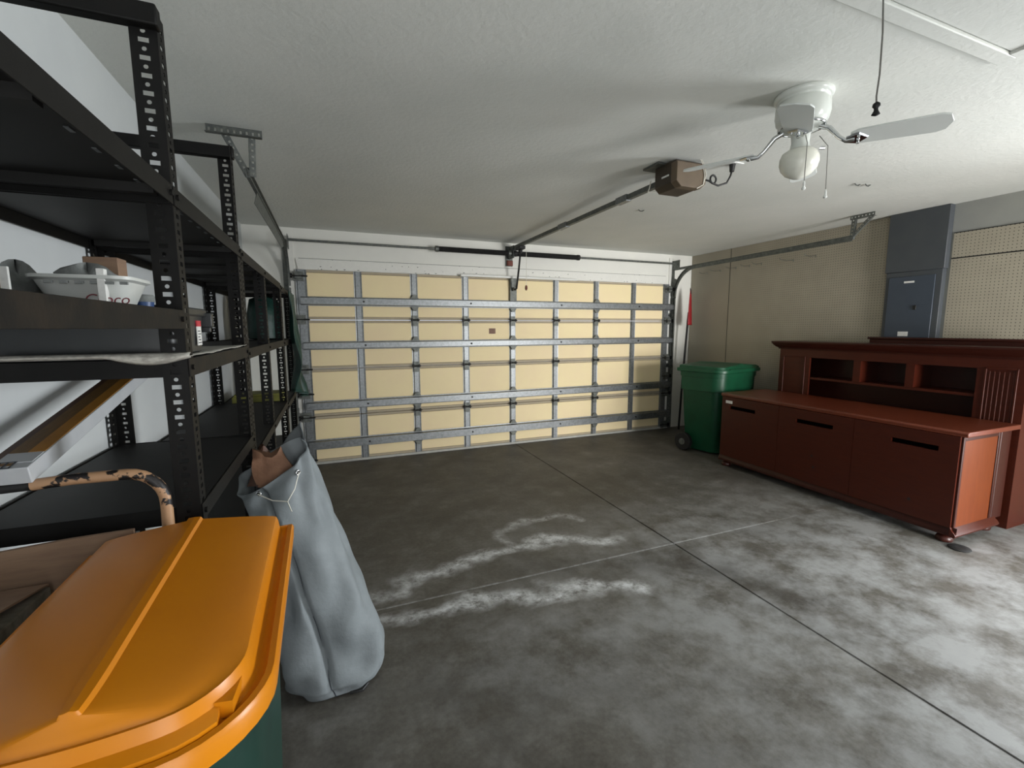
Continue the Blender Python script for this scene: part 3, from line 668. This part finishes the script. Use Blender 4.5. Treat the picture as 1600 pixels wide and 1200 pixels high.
def lettering(txt, size, m, name, parent, loc, rot):
    c = bpy.data.curves.new(name, 'FONT'); c.body = txt; c.size = size; c.extrude = .0003; c.shear = .25
    t = bpy.data.objects.new(name+'_tmp', c); link(t); dg = bpy.context.evaluated_depsgraph_get()
    me = bpy.data.meshes.new_from_object(t.evaluated_get(dg)); bpy.data.objects.remove(t); bpy.data.curves.remove(c)
    me.materials.append(MT[m]); me.name = name
    o = link(bpy.data.objects.new(name, me)); o.parent = parent; o.location = Vector(loc)-parent.location; o.rotation_euler = rot
    return o
lettering('Croco', .026, 'marker', 'marker_lettering', pb, (-.424, y0+.006, zb+.004), (PI/2, 0, .0))
def lump(name, c, r, m, label, cat, seed, sq=.5):
    rg = np.random.default_rng(seed); mb_ = MB(); nu, nv = 16, 9; ph = rg.random(6)*6
    rings = []
    for j in range(nv+1):
        t = -PI/2+PI*j/nv; rr = []
        for i in range(nu):
            a = 2*PI*i/nu; k = 1+.22*math.sin(3*a+ph[0]+2*t)+.15*math.sin(5*a+ph[1])*math.cos(2*t+ph[2])
            rr.append((c[0]+r[0]*k*max(.05, math.cos(t))*math.cos(a), c[1]+r[1]*k*max(.05, math.cos(t))*math.sin(a), c[2]+r[2]*(1+math.sin(t))*(1+.15*math.sin(4*a+ph[3]))))
        rings.append(rr)
    return tag(obj(name, mb_.loft(rings), m, smooth=60), label, cat)
lump('rag', (-.435, 1.14, zb+.008), (.05, .042, .034), 'gdust', 'grey crumpled rag heaped inside the white plastic bin', 'rag', 3)
lump('rag', (-.545, 1.15, zb), (.030, .05, .038), 'gdust', 'dark grey rag bunched beside the white plastic bin', 'rag', 5)
tag(obj('small_box', MB().box(-.475, -.415, 1.225, 1.27, zb, zb+.108), 'card', bevel=.002), 'small brown cardboard box behind the white plastic bin', 'box')
jar = thing('jar', 'small grey tub with blue base behind the near rack post', 'tub', (-.352, 1.225, zb))
obj('tub_body', MB().lathe([(.0, 0), (.018, 0), (.020, .016)], (-.385, 1.245, zb), 20), 'blueplas', jar, smooth=40)
obj('tub_top', MB().lathe([(.021, .016), (.022, .028), (.019, .032), (0, .032)], (-.385, 1.245, zb), 20), 'gdust', jar, smooth=40)
pk = thing('seed_packet', 'white packet with brown and green picture at the left frame edge', 'packet', (-.576, 1.058, zb))
obj('packet_sheet', MB().box(-.64, -.512, 1.055, 1.061, zb, zb+.064), 'label', pk, smooth=0)
obj('picture_brown', MB().box(-.635, -.523, 1.0535, 1.055, zb+.028, zb+.056), 'brownprint', pk, smooth=0)
obj('picture_green', MB().box(-.635, -.523, 1.0535, 1.055, zb+.004, zb+.028), 'greenprint', pk, smooth=0)
# far rack contents
tag(obj('flat_box', MB().box(-.70, -.36, 3.78, 4.02, .951, 1.005).box(-.69, -.37, 3.79, 4.01, 1.005, 1.02), 'yellow', bevel=.003), 'flat yellow-green box on the low shelf of the far rack', 'box')
tag(obj('dark_sack', MB().loft([[(-.50+.13*k*math.cos(a), 4.2+.17*k*math.sin(a), z) for a in np.linspace(0, 2*PI, 17)[:-1]] for z, k in ((1.422, .8), (1.43, 1), (1.6, 1.02), (1.74, .8), (1.768, .3))]), 'tarp', smooth=60), 'dark green sack standing on the upper shelf of the far rack', 'sack')
def tarpf(u, v):
    y = 4.02+u*.48+.05*v*math.sin(u*5); z = 1.80-v*.80-.1*u*v
    x = -.300+.035*math.sin(u*17+v*3)*(.3+.7*v)+.03*v+.025*math.sin(v*11+u*4)*v
    return (x, y, z)
tg = sheet(tarpf, 40, 30, 'tarp', 'tarp', .003)
tag(tg, 'dark green tarp hanging in folds down the far rack front', 'tarp')
obj('tarp_hem', MB().tube([(tarpf(i/20, 1)[0], tarpf(i/20, 1)[1], tarpf(i/20, 1)[2]) for i in range(21)], .006, 6), 'tarp', tg, smooth=60)
# bent tube frame behind the bin, boards and cartons under the near rack
tf = thing('tube_frame', 'bent steel tube frame with chipped tan paint standing behind the orange lid', 'frame', (-.56, 1.262, 0))
pts = [(-.39, 1.262, .01), (-.39, 1.262, .6), (-.385, 1.262, 1.08)]
for a in np.linspace(0, PI/2, 8): pts.append((-.455+.07*math.cos(a), 1.262, 1.10+.075*math.sin(a)))
pts += [(-.55, 1.262, 1.176), (-.62, 1.262, 1.172)]
obj('tube', MB().tube(pts, .0125, 10), 'tan', tf, smooth=60)
pts = [(-.62, 1.262, 1.172), (-.70, 1.262, 1.170)]+[(-.70-.06*math.sin(a), 1.262, 1.11+.06*math.cos(a)) for a in np.linspace(.2, PI/2, 6)]+[(-.76, 1.262, .6), (-.76, 1.262, .01)]
obj('dark_tube', MB().tube(pts, .0118, 10), 'rubber', tf, smooth=60, label='black grip end of the tube')
obj('cross_bar', MB().cyl((-.39, 1.262, .45), (-.76, 1.262, .45), .009, 8), 'tan', tf)
tag(obj('cardboard_sheet', MB().prism([(-.78, 0), (-.44, 0), (-.44, 1.055), (-.56, 1.052), (-.78, 1.036)], 'Y', 1.222, 1.232), 'card', smooth=0), 'brown cardboard sheet upright behind the orange bin lid', 'cardboard')
cb = thing('carton', 'grey printed carton beside the orange lid at the left frame edge', 'carton', (-.67, 1.0, 0))
obj('carton_body', MB().box(-.78, -.585, .78, 1.205, 0, .962), 'printed', cb, bevel=.003)
obj('carton_flap', MB().add([(-.78, .80, .968), (-.585, .80, .968), (-.59, 1.0, .996), (-.78, 1.0, 1.002)], [(0, 1, 2, 3)]), 'printed', cb, solid=.004, smooth=0, fix=False)
obj('carton_flap', MB().add([(-.78, 1.20, .968), (-.585, 1.20, .968), (-.587, 1.03, 1.000), (-.78, 1.03, 1.012)], [(0, 1, 2, 3)]), 'card', cb, solid=.004, smooth=0, fix=False)

# ------------------------------------------------------------------ wheeled carts
def outline(w, yf, yr, inset, n=4.2, steps=40):
    """rounded front (at yf), straight rear (at yr); centred on x=0; CCW"""
    ww = w-inset; b = yr-inset*.35; a = yf+inset; rc = max(.03, .115-inset*.9); bow = .022
    def fy(x): return a+bow*(x/ww)**2
    pts = [(ww, b+(a+bow+rc-b)*k/12) for k in range(13)]
    for q in range(1, 9):
        t = PI/2*q/8; x = ww-rc+rc*math.cos(t); pts.append((x, fy(x)+rc*(1-math.sin(t))))
    for k in range(1, 16):
        x = (ww-rc)*(1-2*k/16); pts.append((x, fy(x)))
    for q in range(8, -1, -1):
        t = PI/2*q/8; x = -(ww-rc+rc*math.cos(t)); pts.append((x, fy(x)+rc*(1-math.sin(t))))
    pts += [(-ww, a+bow+rc+(b-a-bow-rc)*k/12) for k in range(1, 13)]
    # densify the rear edge
    rear = [(-ww+2*ww*k/10, b) for k in range(1, 10)]
    return pts+rear
def cart(name, label, cx, cyr, th, w, L, ztop, lidm, bodym, tilt=0):
    t = thing(name, label, 'wheeled bin', (cx, cyr, 0))
    def T(p):
        x, y, z = p; y -= 0
        c, s = math.cos(th), math.sin(th); return (cx+x*c-y*s, cyr+x*s+y*c, z)
    yr, yf = 0, -L
    def ring(ins, z, zf=None): return [T((x, y, (z if zf is None else z+zf*max(0, min(1, (yf+.22-y)/.22))))) for x, y in outline(w, yf, yr, ins)]
    zr = ztop-.055
    m = MB(); rings = [ring(.014, zr-.040), ring(.002, zr-.034), ring(0, zr-.006), ring(.004, zr+.001), ring(.013, zr+.001), ring(.018, zr-.006), ring(.026, zr-.008), ring(.030, zr-.003), ring(.033, zr+.020), ring(.037, zr+.031), ring(.043, zr+.034, -.006)]
    # crown: blend to the ridge
    def crown(k, zc, fr):
        out = []
        for x, y in outline(w, yf, yr, .043):
            yy = max(y, yf+.06); out.append(T((x*(1-k), y+(yy-y)*k, zr+.034-.006*(1-k)*max(0, min(1, (yf+.22-y)/.22))+zc)))
        return out
    rings += [crown(.12, .004, 0), crown(.35, .009, 0), crown(.90, .019, 0), crown(.925, .025, 0), crown(1.0, .026, 0)]
    obj('lid', m.loft(rings, True, False), lidm, t, smooth=42)
    # front lip pull and side tabs
    fo = [p for p in outline(w, yf, yr, .015) if p[1] < yf+.075 and abs(p[0]) < w*.72]
    fi = [p for p in outline(w, yf, yr, .036) if p[1] < yf+.095 and abs(p[0]) < w*.72][:len(fo)]
    n_ = min(len(fo), len(fi)); fo, fi = fo[:n_], fi[:n_]
    pm = MB(); vs = [T((x, y, zr-.008)) for x, y in fo]+[T((x, y, zr+.006)) for x, y in fo]+[T((x, y, zr+.014)) for x, y in fi]+[T((x, y, zr-.008)) for x, y in fi]
    fs = []
    for q in range(4):
        for i in range(n_-1): fs.append((q*n_+i, q*n_+i+1, ((q+1) % 4)*n_+i+1, ((q+1) % 4)*n_+i))
    fs += [(0, n_, 2*n_, 3*n_), (n_-1, 2*n_-1, 3*n_-1, 4*n_-1)]
    obj('lid_pull', pm.add(vs, fs), lidm, t, smooth=30)
    obj('lid_tab', MB().loft([[T((x, y, z)) for x, y in ((w-.095, yf+.070), (w-.045, yf+.060), (w-.040, yf+.105), (w-.065, yf+.12))] for z in (zr-.006, zr+.017)]), lidm, t, smooth=0)
    # tapered body
    def bring(z, sc, fo):
        return [T((x*sc, y*sc*1.0-(1-sc)*L*.40+fo, z)) for x, y in outline(w-.03, yf+.03, yr-.03, 0, 6)]
    obj('body', MB().loft([bring(.02, .74, 0), bring(.05, .77, 0), bring(ztop*.55, .88, 0), bring(ztop*.70, .90, 0), bring(ztop*.705, .95, 0), bring(zr-.10, .965, 0), bring(zr-.098, .99, 0), bring(zr-.036, 1.0, 0)]), bodym, t, smooth=40)
    obj('rear_handle', MB().tube([T((-w*.7, -.02, zr-.05)), T((-w*.7, .035, zr-.03)), T((w*.7, .035, zr-.03)), T((w*.7, -.02, zr-.05))], .014, 8), bodym, t, smooth=60)
    obj('front_bar', MB().cyl(T((-w*.45, yf+.095, ztop*.62)), T((w*.45, yf+.095, ztop*.62)), .012, 8), 'galvd', t)
    ax = -.10
    for s in (-1, 1):
        wh = obj('wheel', MB().cyl(T((s*(w-.075), ax, .11)), T((s*(w-.02), ax, .11)), .11, 24), 'rubber', t, bevel=.008)
        obj('wheel_hub', MB().cyl(T((s*(w-.02), ax, .11)), T((s*(w-.012), ax, .11)), .04, 14), 'galvd', wh)
    obj('axle', MB().cyl(T((-(w-.03), ax, .11)), T((w-.03, ax, .11)), .009, 8), 'darkm', t)
    return t
cart('recycling_cart', 'dark green wheeled bin with shiny orange lid in the foreground', -.315, 1.212, math.radians(1.5), .203, .655, 1.07, MT['orange'], MT['teal'])
gc = cart('waste_cart', 'green wheeled bin with green lid in the corner by the pegboard', 4.345, 4.44, math.radians(12), .435, .62, 1.075, MT['green'], MT['green'])

# ------------------------------------------------------------------ grey canvas bag leaning on the rack
bag = thing('canvas_bag', 'grey canvas bag with grommets and string leaning beside the orange-lidded bin', 'bag', (.0, 1.9, 0))
NB = 150
# stations: centre(x,y,z), half width (across, along a), half depth
stn = [(-.045, 1.93, .0, .10, .07), (-.045, 1.93, .012, .16, .115), (-.05, 1.94, .06, .195, .150), (-.055, 1.95, .15, .205, .165), (-.075, 1.96, .28, .195, .160), (-.105, 1.975, .42, .180, .145),
       (-.14, 1.99, .56, .165, .125), (-.175, 2.00, .70, .150, .105), (-.21, 2.01, .82, .140, .085), (-.235, 2.02, .90, .135, .07), (-.25, 2.025, .95, .132, .06)]
def bag_pt(t, a, inn=0):
    k = t*(len(stn)-1); i = min(int(k), len(stn)-2); f = k-i; f2 = f
    c = [stn[i][q]*(1-f2)+stn[i+1][q]*f2 for q in range(5)]
    ca_, sa = math.cos(a), math.sin(a)
    n = 2.6; ex = math.copysign(abs(ca_)**(2/n), ca_); ey = math.copysign(abs(sa)**(2/n), sa)
    wr_ = .010*math.sin(3*a+t*9)*math.sin(t*PI)+.006*math.sin(7*a-t*23)+.008*math.sin(t*34+2*a)*(.35<t)*0+.007*math.sin(t*26+3*a)*math.exp(-((t-.33)/.18)**2)
    # long seam crease on the camera-facing side
    da = (a-(-PI*.50)+.25*t+PI) % (2*PI)-PI
    wr_ -= .024*math.exp(-(da/.045)**2)*max(0, min(1, (t-.10)*5))
    wr_ += .0045*math.sin(5*a-t*11+2)*math.sin(t*8+a)+.003*math.sin(9*a+t*17)*math.sin(t*13-2*a)+.005*math.sin(t*45-6*a)*math.exp(-((t-.45)/.12)**2)
    hx, hy = c[3]+wr_-inn, c[4]+wr_-inn
    # mouth slopes: right side of mouth higher towards rear
    ztilt = (.085*ex*.9+.05*ey)*max(0, (t-.6)/.4)**1.5
    return (c[0]+hx*ex, c[1]+hy*ey, max(.0, c[2]+ztilt))
rings = [[bag_pt(t, 2*PI*q/NB) for q in range(NB)] for t in np.linspace(0, 1, 110)]
inner = [[bag_pt(t, 2*PI*q/NB, .006) for q in range(NB)] for t in np.linspace(1, .72, 10)]
obj('sack', MB().loft(rings+inner, True, True), 'canvas', bag, smooth=70)
# standing rear flap of the mouth
def flap(u, v):
    a = 2*PI*(.02+.20*u); p = bag_pt(.985, a); return (p[0]-.01*v, p[1]+.012*v, p[2]+v*(.055+.035*(1-u))*math.sin(PI*(.2+.8*u)))
obj('mouth_flap', MB().grid(flap, 16, 6), 'canvasd', bag, solid=.003, fix=False, smooth=60)
for t, a in ((.945, -.31*PI), (.945, -.60*PI)):
    p = Vector(bag_pt(t, a)); q = Vector(bag_pt(t, a, -.004)); nrm = (Vector((q-p))).normalized()
    e1 = nrm.cross(Vector((0, 0, 1))).normalized(); e2 = e1.cross(nrm)
    cpt = p+nrm*.003
    obj('grommet', MB().tube([cpt+e1*.009*math.cos(b)+e2*.009*math.sin(b) for b in np.linspace(0, 2*PI, 17)[:-1]], .0035, 8, True), 'chrome', bag, smooth=60)
    obj('grommet_hole', MB().cyl(cpt-nrm*.002, cpt+nrm*.0005, .007, 12), 'cable', bag)
g1 = Vector(bag_pt(.945, -.31*PI, -.008)); g2 = Vector(bag_pt(.945, -.60*PI, -.008)); g3 = Vector(bag_pt(.84, -.47*PI, -.028)); g4 = Vector(bag_pt(.79, -.47*PI, -.030))
obj('tie_cord', MB().tube([g1, (g1+g3)/2+Vector((.006, -.016, -.004)), g3, g4], .0022, 6).tube([g2, (g2+g3)/2+Vector((0, -.012, -.006)), g3], .0022, 6), 'string', bag, smooth=60)
# seam and small handle loop at the base
obj('seam', MB().tube([Vector(bag_pt(t, -PI*.50-.25*t-.0, -.0005)) for t in np.linspace(.08, .97, 60)], .0022, 6), 'ink', bag, smooth=60)
hb = [Vector(bag_pt(.10, -PI*.44, -.004)), Vector(bag_pt(.115, -PI*.36, -.016)), Vector(bag_pt(.11, -PI*.28, -.010)), Vector(bag_pt(.055, -PI*.33, -.012)), Vector(bag_pt(.05, -PI*.42, -.006))]
obj('base_loop', MB().tube(hb, .006, 6), 'cable', bag, smooth=60)
# brown paper and dark cloth stuffed in the mouth
def paper(c, r, hh, sk, seed):
    rg = random.Random(seed); m = MB(); n = 14
    rings = []
    for j in range(7):
        v = j/6; rr = []
        for i in range(n):
            a = 2*PI*i/n; k = 1+.18*math.sin(3*a+seed+v*4)+.1*math.sin(5*a+seed*2)
            rr.append((c[0]+sk[0]*v+r[0]*k*math.cos(a)*(1-.35*v), c[1]+sk[1]*v+r[1]*k*math.sin(a)*(1-.35*v), c[2]+hh*v+.02*math.sin(2*a+seed)*v))
        rings.append(rr)
    return m.loft(rings)
tag(obj('paper_sack', paper((-.235, 2.03, .868), (.080, .034), .135, (-.03, .02), 1.3), 'paperbag', smooth=60), 'crumpled brown paper sack poking from the grey bag mouth', 'paper sack')
tag(obj('dark_cloth', paper((-.315, 2.045, .872), (.030, .030), .14, (.03, .02), 4.1), 'boxdark', smooth=60), 'dark brown cloth bunched behind the paper sack in the bag mouth', 'cloth')

# ------------------------------------------------------------------ right wall: panel, tool, hooks
bp = thing('breaker_panel', 'grey breaker panel with tall chase cover on the pegboard wall', 'breaker panel', (4.97, 2.53, 1.0))
obj('chase_cover', MB().box(4.945, XR-.0005, 2.305, 2.755, 2.01, H-.002), 'breaker', bp, bevel=.003)
obj('panel_box', MB().box(4.955, XR-.0005, 2.315, 2.745, 1.05, 2.01), 'breaker', bp, bevel=.003)
pdoor = obj('panel_door', MB().box(4.945, 4.955, 2.36, 2.715, 1.10, 1.965), 'breakd', bp, bevel=.003)
obj('door_latch', MB().box(4.938, 4.946, 2.475, 2.50, 1.66, 1.70), 'cable', pdoor, bevel=.002)
obj('door_label', MB().box(4.9435, 4.9455, 2.51, 2.59, 1.905, 1.922), 'label', pdoor, smooth=0)
obj('door_label', MB().box(4.9435, 4.9455, 2.52, 2.60, 1.42, 1.462), 'label', pdoor, smooth=0)
sh = thing('red_shovel', 'red plastic shovel with dark handle standing head up in the corner', 'shovel', (4.70, 5.12, 0))
def blade_r(u, v):
    # v 0 bottom (shoulder) .. 1 tip
    hw = (.085*(1-v)**.55+.006) if v > .25 else .085+.01*(.25-v)
    a = (u-.5)*2
    return (4.775+a*hw*.75+.012*v, 5.085+a*hw*.35-.03*(1-a*a)*(1-v)+.02*v, 1.54+.50*v)
obj('shovel_blade', MB().grid(blade_r, 10, 18), 'red', sh, solid=.004, fix=False, smooth=60)
obj('shovel_tip', MB().tube([(4.785, 5.10, 1.98), (4.786, 5.105, 2.03), (4.778, 5.105, 2.06)], [.010, .009, .004], 8), 'rubber', sh, smooth=60)
obj('handle', MB().tube([(4.70, 5.13, .01), (4.725, 5.12, .8), (4.755, 5.10, 1.60), (4.765, 5.10, 1.72)], .015, 10), 'rubber', sh, smooth=60)
hk = None
for y, z, L in ((5.03, 2.27, .12), (4.80, 2.28, .16), (4.54, 2.285, .16), (4.33, 2.285, .13), (4.16, 2.29, .13), (3.74, 2.275, .2), (3.48, 2.285, .16)):
    m = MB().tube([(XR-.009, y, z), (XR-.03, y, z), (XR-.03-L*.5, y, z-.012), (XR-.03-L, y, z-.004), (XR-.035-L, y, z+.014)], .0028, 6).cyl((XR-.010, y, z-.02), (XR-.010, y, z+.012), .003, 6)
    hk = (hk or 0)+1
    o = obj('peg_hook', m, 'galvd', smooth=60)
    tag(o, 'metal pegboard hook under the door track, '+('nearest to the corner', 'second from the corner', 'third from the corner, right of the seam', 'fourth from the corner', 'fifth from the corner', 'sixth from the corner, a long one', 'seventh and farthest from the corner')[hk-1], 'hook', 'pegboard hooks under the right track')

# ------------------------------------------------------------------ cherry credenza and hutch
CX0, CX1, CY0, CY1 = 3.92, 4.58, 1.615, 3.645
cr = thing('credenza', 'low dark cherry credenza with three slotted fronts', 'credenza', ((CX0+CX1)/2, (CY0+CY1)/2, 0))
zb0, zt0 = .12, .765
obj('carcass', MB().box(CX0+.065, CX1, CY0+.012, CY1-.012, zb0-.02, zt0).box(CX0+.0145, CX0+.065, CY0+.012, CY1-.012, zb0-.02, zb0+.01), 'cherryd', cr, smooth=0)
fy = [CY0+.012+(CY1-CY0-.024)*k/3 for k in range(4)]
SL = [(1.74, 2.03), (2.46, 2.79), (3.22, 3.53)]
for k in range(3):
    a, b = fy[k]+.0015, fy[k+1]-.0015; s0, s1 = SL[k]; z0s, z1s = .640, .676
    # door front with a routed finger slot through it
    obj('door_front', MB().box(CX0-.004, CX0+.014, a, b, zb0, z0s).box(CX0-.004, CX0+.014, a, b, z1s, zt0).box(CX0-.004, CX0+.014, a, s0, z0s, z1s).box(CX0-.004, CX0+.014, s1, b, z0s, z1s), 'cherry', cr, smooth=0)
    obj('slot_shade_sheet', MB().box(CX0+.062, CX0+.0648, s0-.05, s1+.05, z0s-.07, z1s+.05), 'void', cr, smooth=0, label='black sheet painting the shade inside the finger slot')  # cavity shade comes from this black sheet behind the slot
for y, z in ((2.62, .37), (2.60, .27), (1.88, .24)):
    obj('screw_hole', MB().cyl((CX0-.0046, y, z), (CX0-.003, y, z), .011, 10), 'rubber', cr)
obj('top_slab', MB().prism([(CX0-.004, zt0+.002), (CX0-.004, zt0+.03), (CX0+.006, zt0+.038), (CX1+.02, zt0+.038), (CX1+.02, zt0+.002)], 'Y', CY0-.025, CY1+.01), 'cherryt', cr, bevel=.006)
# end panel: recessed field in a frame
e = CY0+.012
obj('end_frame', MB().box(CX0+.012, CX0+.035, e-.012, e, zb0, zt0).box(CX1-.20, CX1-.17, e-.012, e, zb0, zt0).box(CX0+.035, CX1-.20, e-.012, e, zt0-.03, zt0), 'cherryd', cr, bevel=.003)
obj('end_panel', MB().box(CX0+.036, CX1-.202, e-.006, e, zb0, zt0-.031), 'cherryz', cr, smooth=0, label='cherry end panel with light painted into its tone')
obj('rear_stile', MB().box(CX1-.155, CX1-.12, e-.010, e, zb0, zt0).cyl((CX1-.16, e-.004, zb0), (CX1-.16, e-.004, zt0), .009, 10), 'cherryd', cr, smooth=40)
bs = [(0, .060), (-.030, .060), (-.036, .074), (-.026, .092), (-.012, .104), (-.004, .122), (0, .125)]
obj('base_moulding', MB().prism([(e+q[0], q[1]) for q in bs], 'X', CX0-.012, CX1-.10), 'cherry', cr, smooth=40)
obj('base_moulding', MB().prism([(CX0+.012+q[0]*.5, q[1]) for q in bs], 'Y', CY0-.02, CY1), 'cherryd', cr, smooth=40)
for x, y in ((CX0+.05, CY0+.06), (CX0+.05, CY1-.06), (CX1-.12, CY0+.06), (CX1-.12, CY1-.06)):
    obj('foot', MB().lathe([(.030, 0), (.046, .006), (.05, .022), (.042, .040), (.03, .05), (.034, .062)], (x, y, 0), 18), 'cherryd', cr, smooth=50)
obj('sticker', MB().box(CX0-.0055, CX0-.0038, 3.50, 3.585, .698, .728), 'label', cr, smooth=0)
tag(obj('lid_disc', MB().lathe([(.0, .0), (.055, .0), (.062, .006), (.055, .012), (.02, .014), (0, .012)], (3.915, 1.565, 0), 24), 'rubber', smooth=50), 'black round floor glide lying under the credenza corner', 'glide')

HX0, HX1, HY0, HY1 = 4.62, 4.90, 1.60, 3.53
hu = thing('hutch', 'dark cherry hutch with crown and cubbyholes standing behind the credenza', 'hutch', ((HX0+HX1)/2, (HY0+HY1)/2, 0))
HT = 1.275
obj('side_panel', MB().box(HX0+.02, HX1, HY1-.02, HY1, 0, HT), 'cherry', hu, smooth=0)
obj('side_panel', MB().box(HX0+.02, HX1, HY0, HY0+.02, 0, HT), 'cherry', hu, smooth=0)
obj('back_panel', MB().box(HX1-.012, HX1, HY0+.02, HY1-.02, .02, HT), 'cherryd', hu, smooth=0)
cols = [(3.19, 3.53), (1.60, 1.875)]
for y0, y1 in cols:
    pl = obj('pilaster', MB().box(HX0, HX0+.02, y0, y1, 0, HT), 'cherry', hu, smooth=0)
    fr = MB()
    a, b, c, d_ = y0+.045, y1-.045, .30, 1.20
    for bx in ((a, b, d_-.012, d_), (a, b, c, c+.012), (a, a+.012, c, d_), (b-.012, b, c, d_)): fr.box(HX0-.008, HX0, *bx)
    obj('pilaster_moulding', fr, 'cherry', pl, bevel=.003)
    if y0 > 3: continue
    fl = MB()
    for k in range(6): fl.box(HX0-.004, HX0, a+.022+(b-a-.05)*k/5-.004, a+.022+(b-a-.05)*k/5+.004, c+.03, d_-.03)
    obj('fluting', fl, 'cherry', pl, bevel=.0015)
obj('frieze', MB().box(HX0, HX0+.02, 1.875, 3.19, 1.19, HT), 'cherry', hu, smooth=0)
obj('shelf', MB().box(HX0+.012, HX1-.012, 1.875, 3.19, .965, .987), 'cherry', hu, smooth=0)
obj('shelf', MB().box(HX0+.02, HX1-.012, HY0+.02, HY1-.02, .74, .762), 'cherryd', hu, smooth=0)
for y in (2.735, 2.31):
    obj('divider', MB().box(HX0+.004, HX1-.012, y-.032, y+.032, .987, 1.19), 'cherry', hu, smooth=0)
obj('top_board', MB().box(HX0, HX1, HY0, HY1, HT, HT+.012), 'cherryd', hu, smooth=0)
cp = [(0, 0), (.012, 0), (.016, .014), (.030, .022), (.048, .040), (.062, .062), (.066, .07), (.066, .084), (0, .084)]
rings = []
for dpt in cp:
    o_, z = dpt; z += HT-.005
    rings.append([(HX1, HY0-o_, z), (HX0-o_, HY0-o_, z), (HX0-o_, HY1+o_, z), (HX1, HY1+o_, z)])
obj('crown', MB().loft(rings[:-1], True, True), 'cherryd', hu, smooth=25)
obj('raised_cornice', MB().box(HX1-.05, HX1+.03, 1.70, 2.78, HT+.07, HT+.115).box(HX1-.06, HX1+.03, 1.685, 2.795, HT+.115, HT+.135), 'cherryd', hu, bevel=.004)
# small marks on the ceiling: old hook screws
for x, y, lb_ in ((3.634, 2.26, 'small wire hook in the ceiling right of the fan, left one of two'), (3.72, 2.24, 'small wire hook in the ceiling right of the fan, right one of two'), (2.62, 3.44, 'small wire hook in the ceiling beside the opener rail')):
    tag(obj('ceiling_hook', MB().tube([(x-.03, y, H-.001), (x-.012, y, H-.012), (x+.014, y+.004, H-.011), (x+.03, y, H-.001)], .004, 6), 'galvd', smooth=60), lb_, 'hook', 'ceiling hooks')
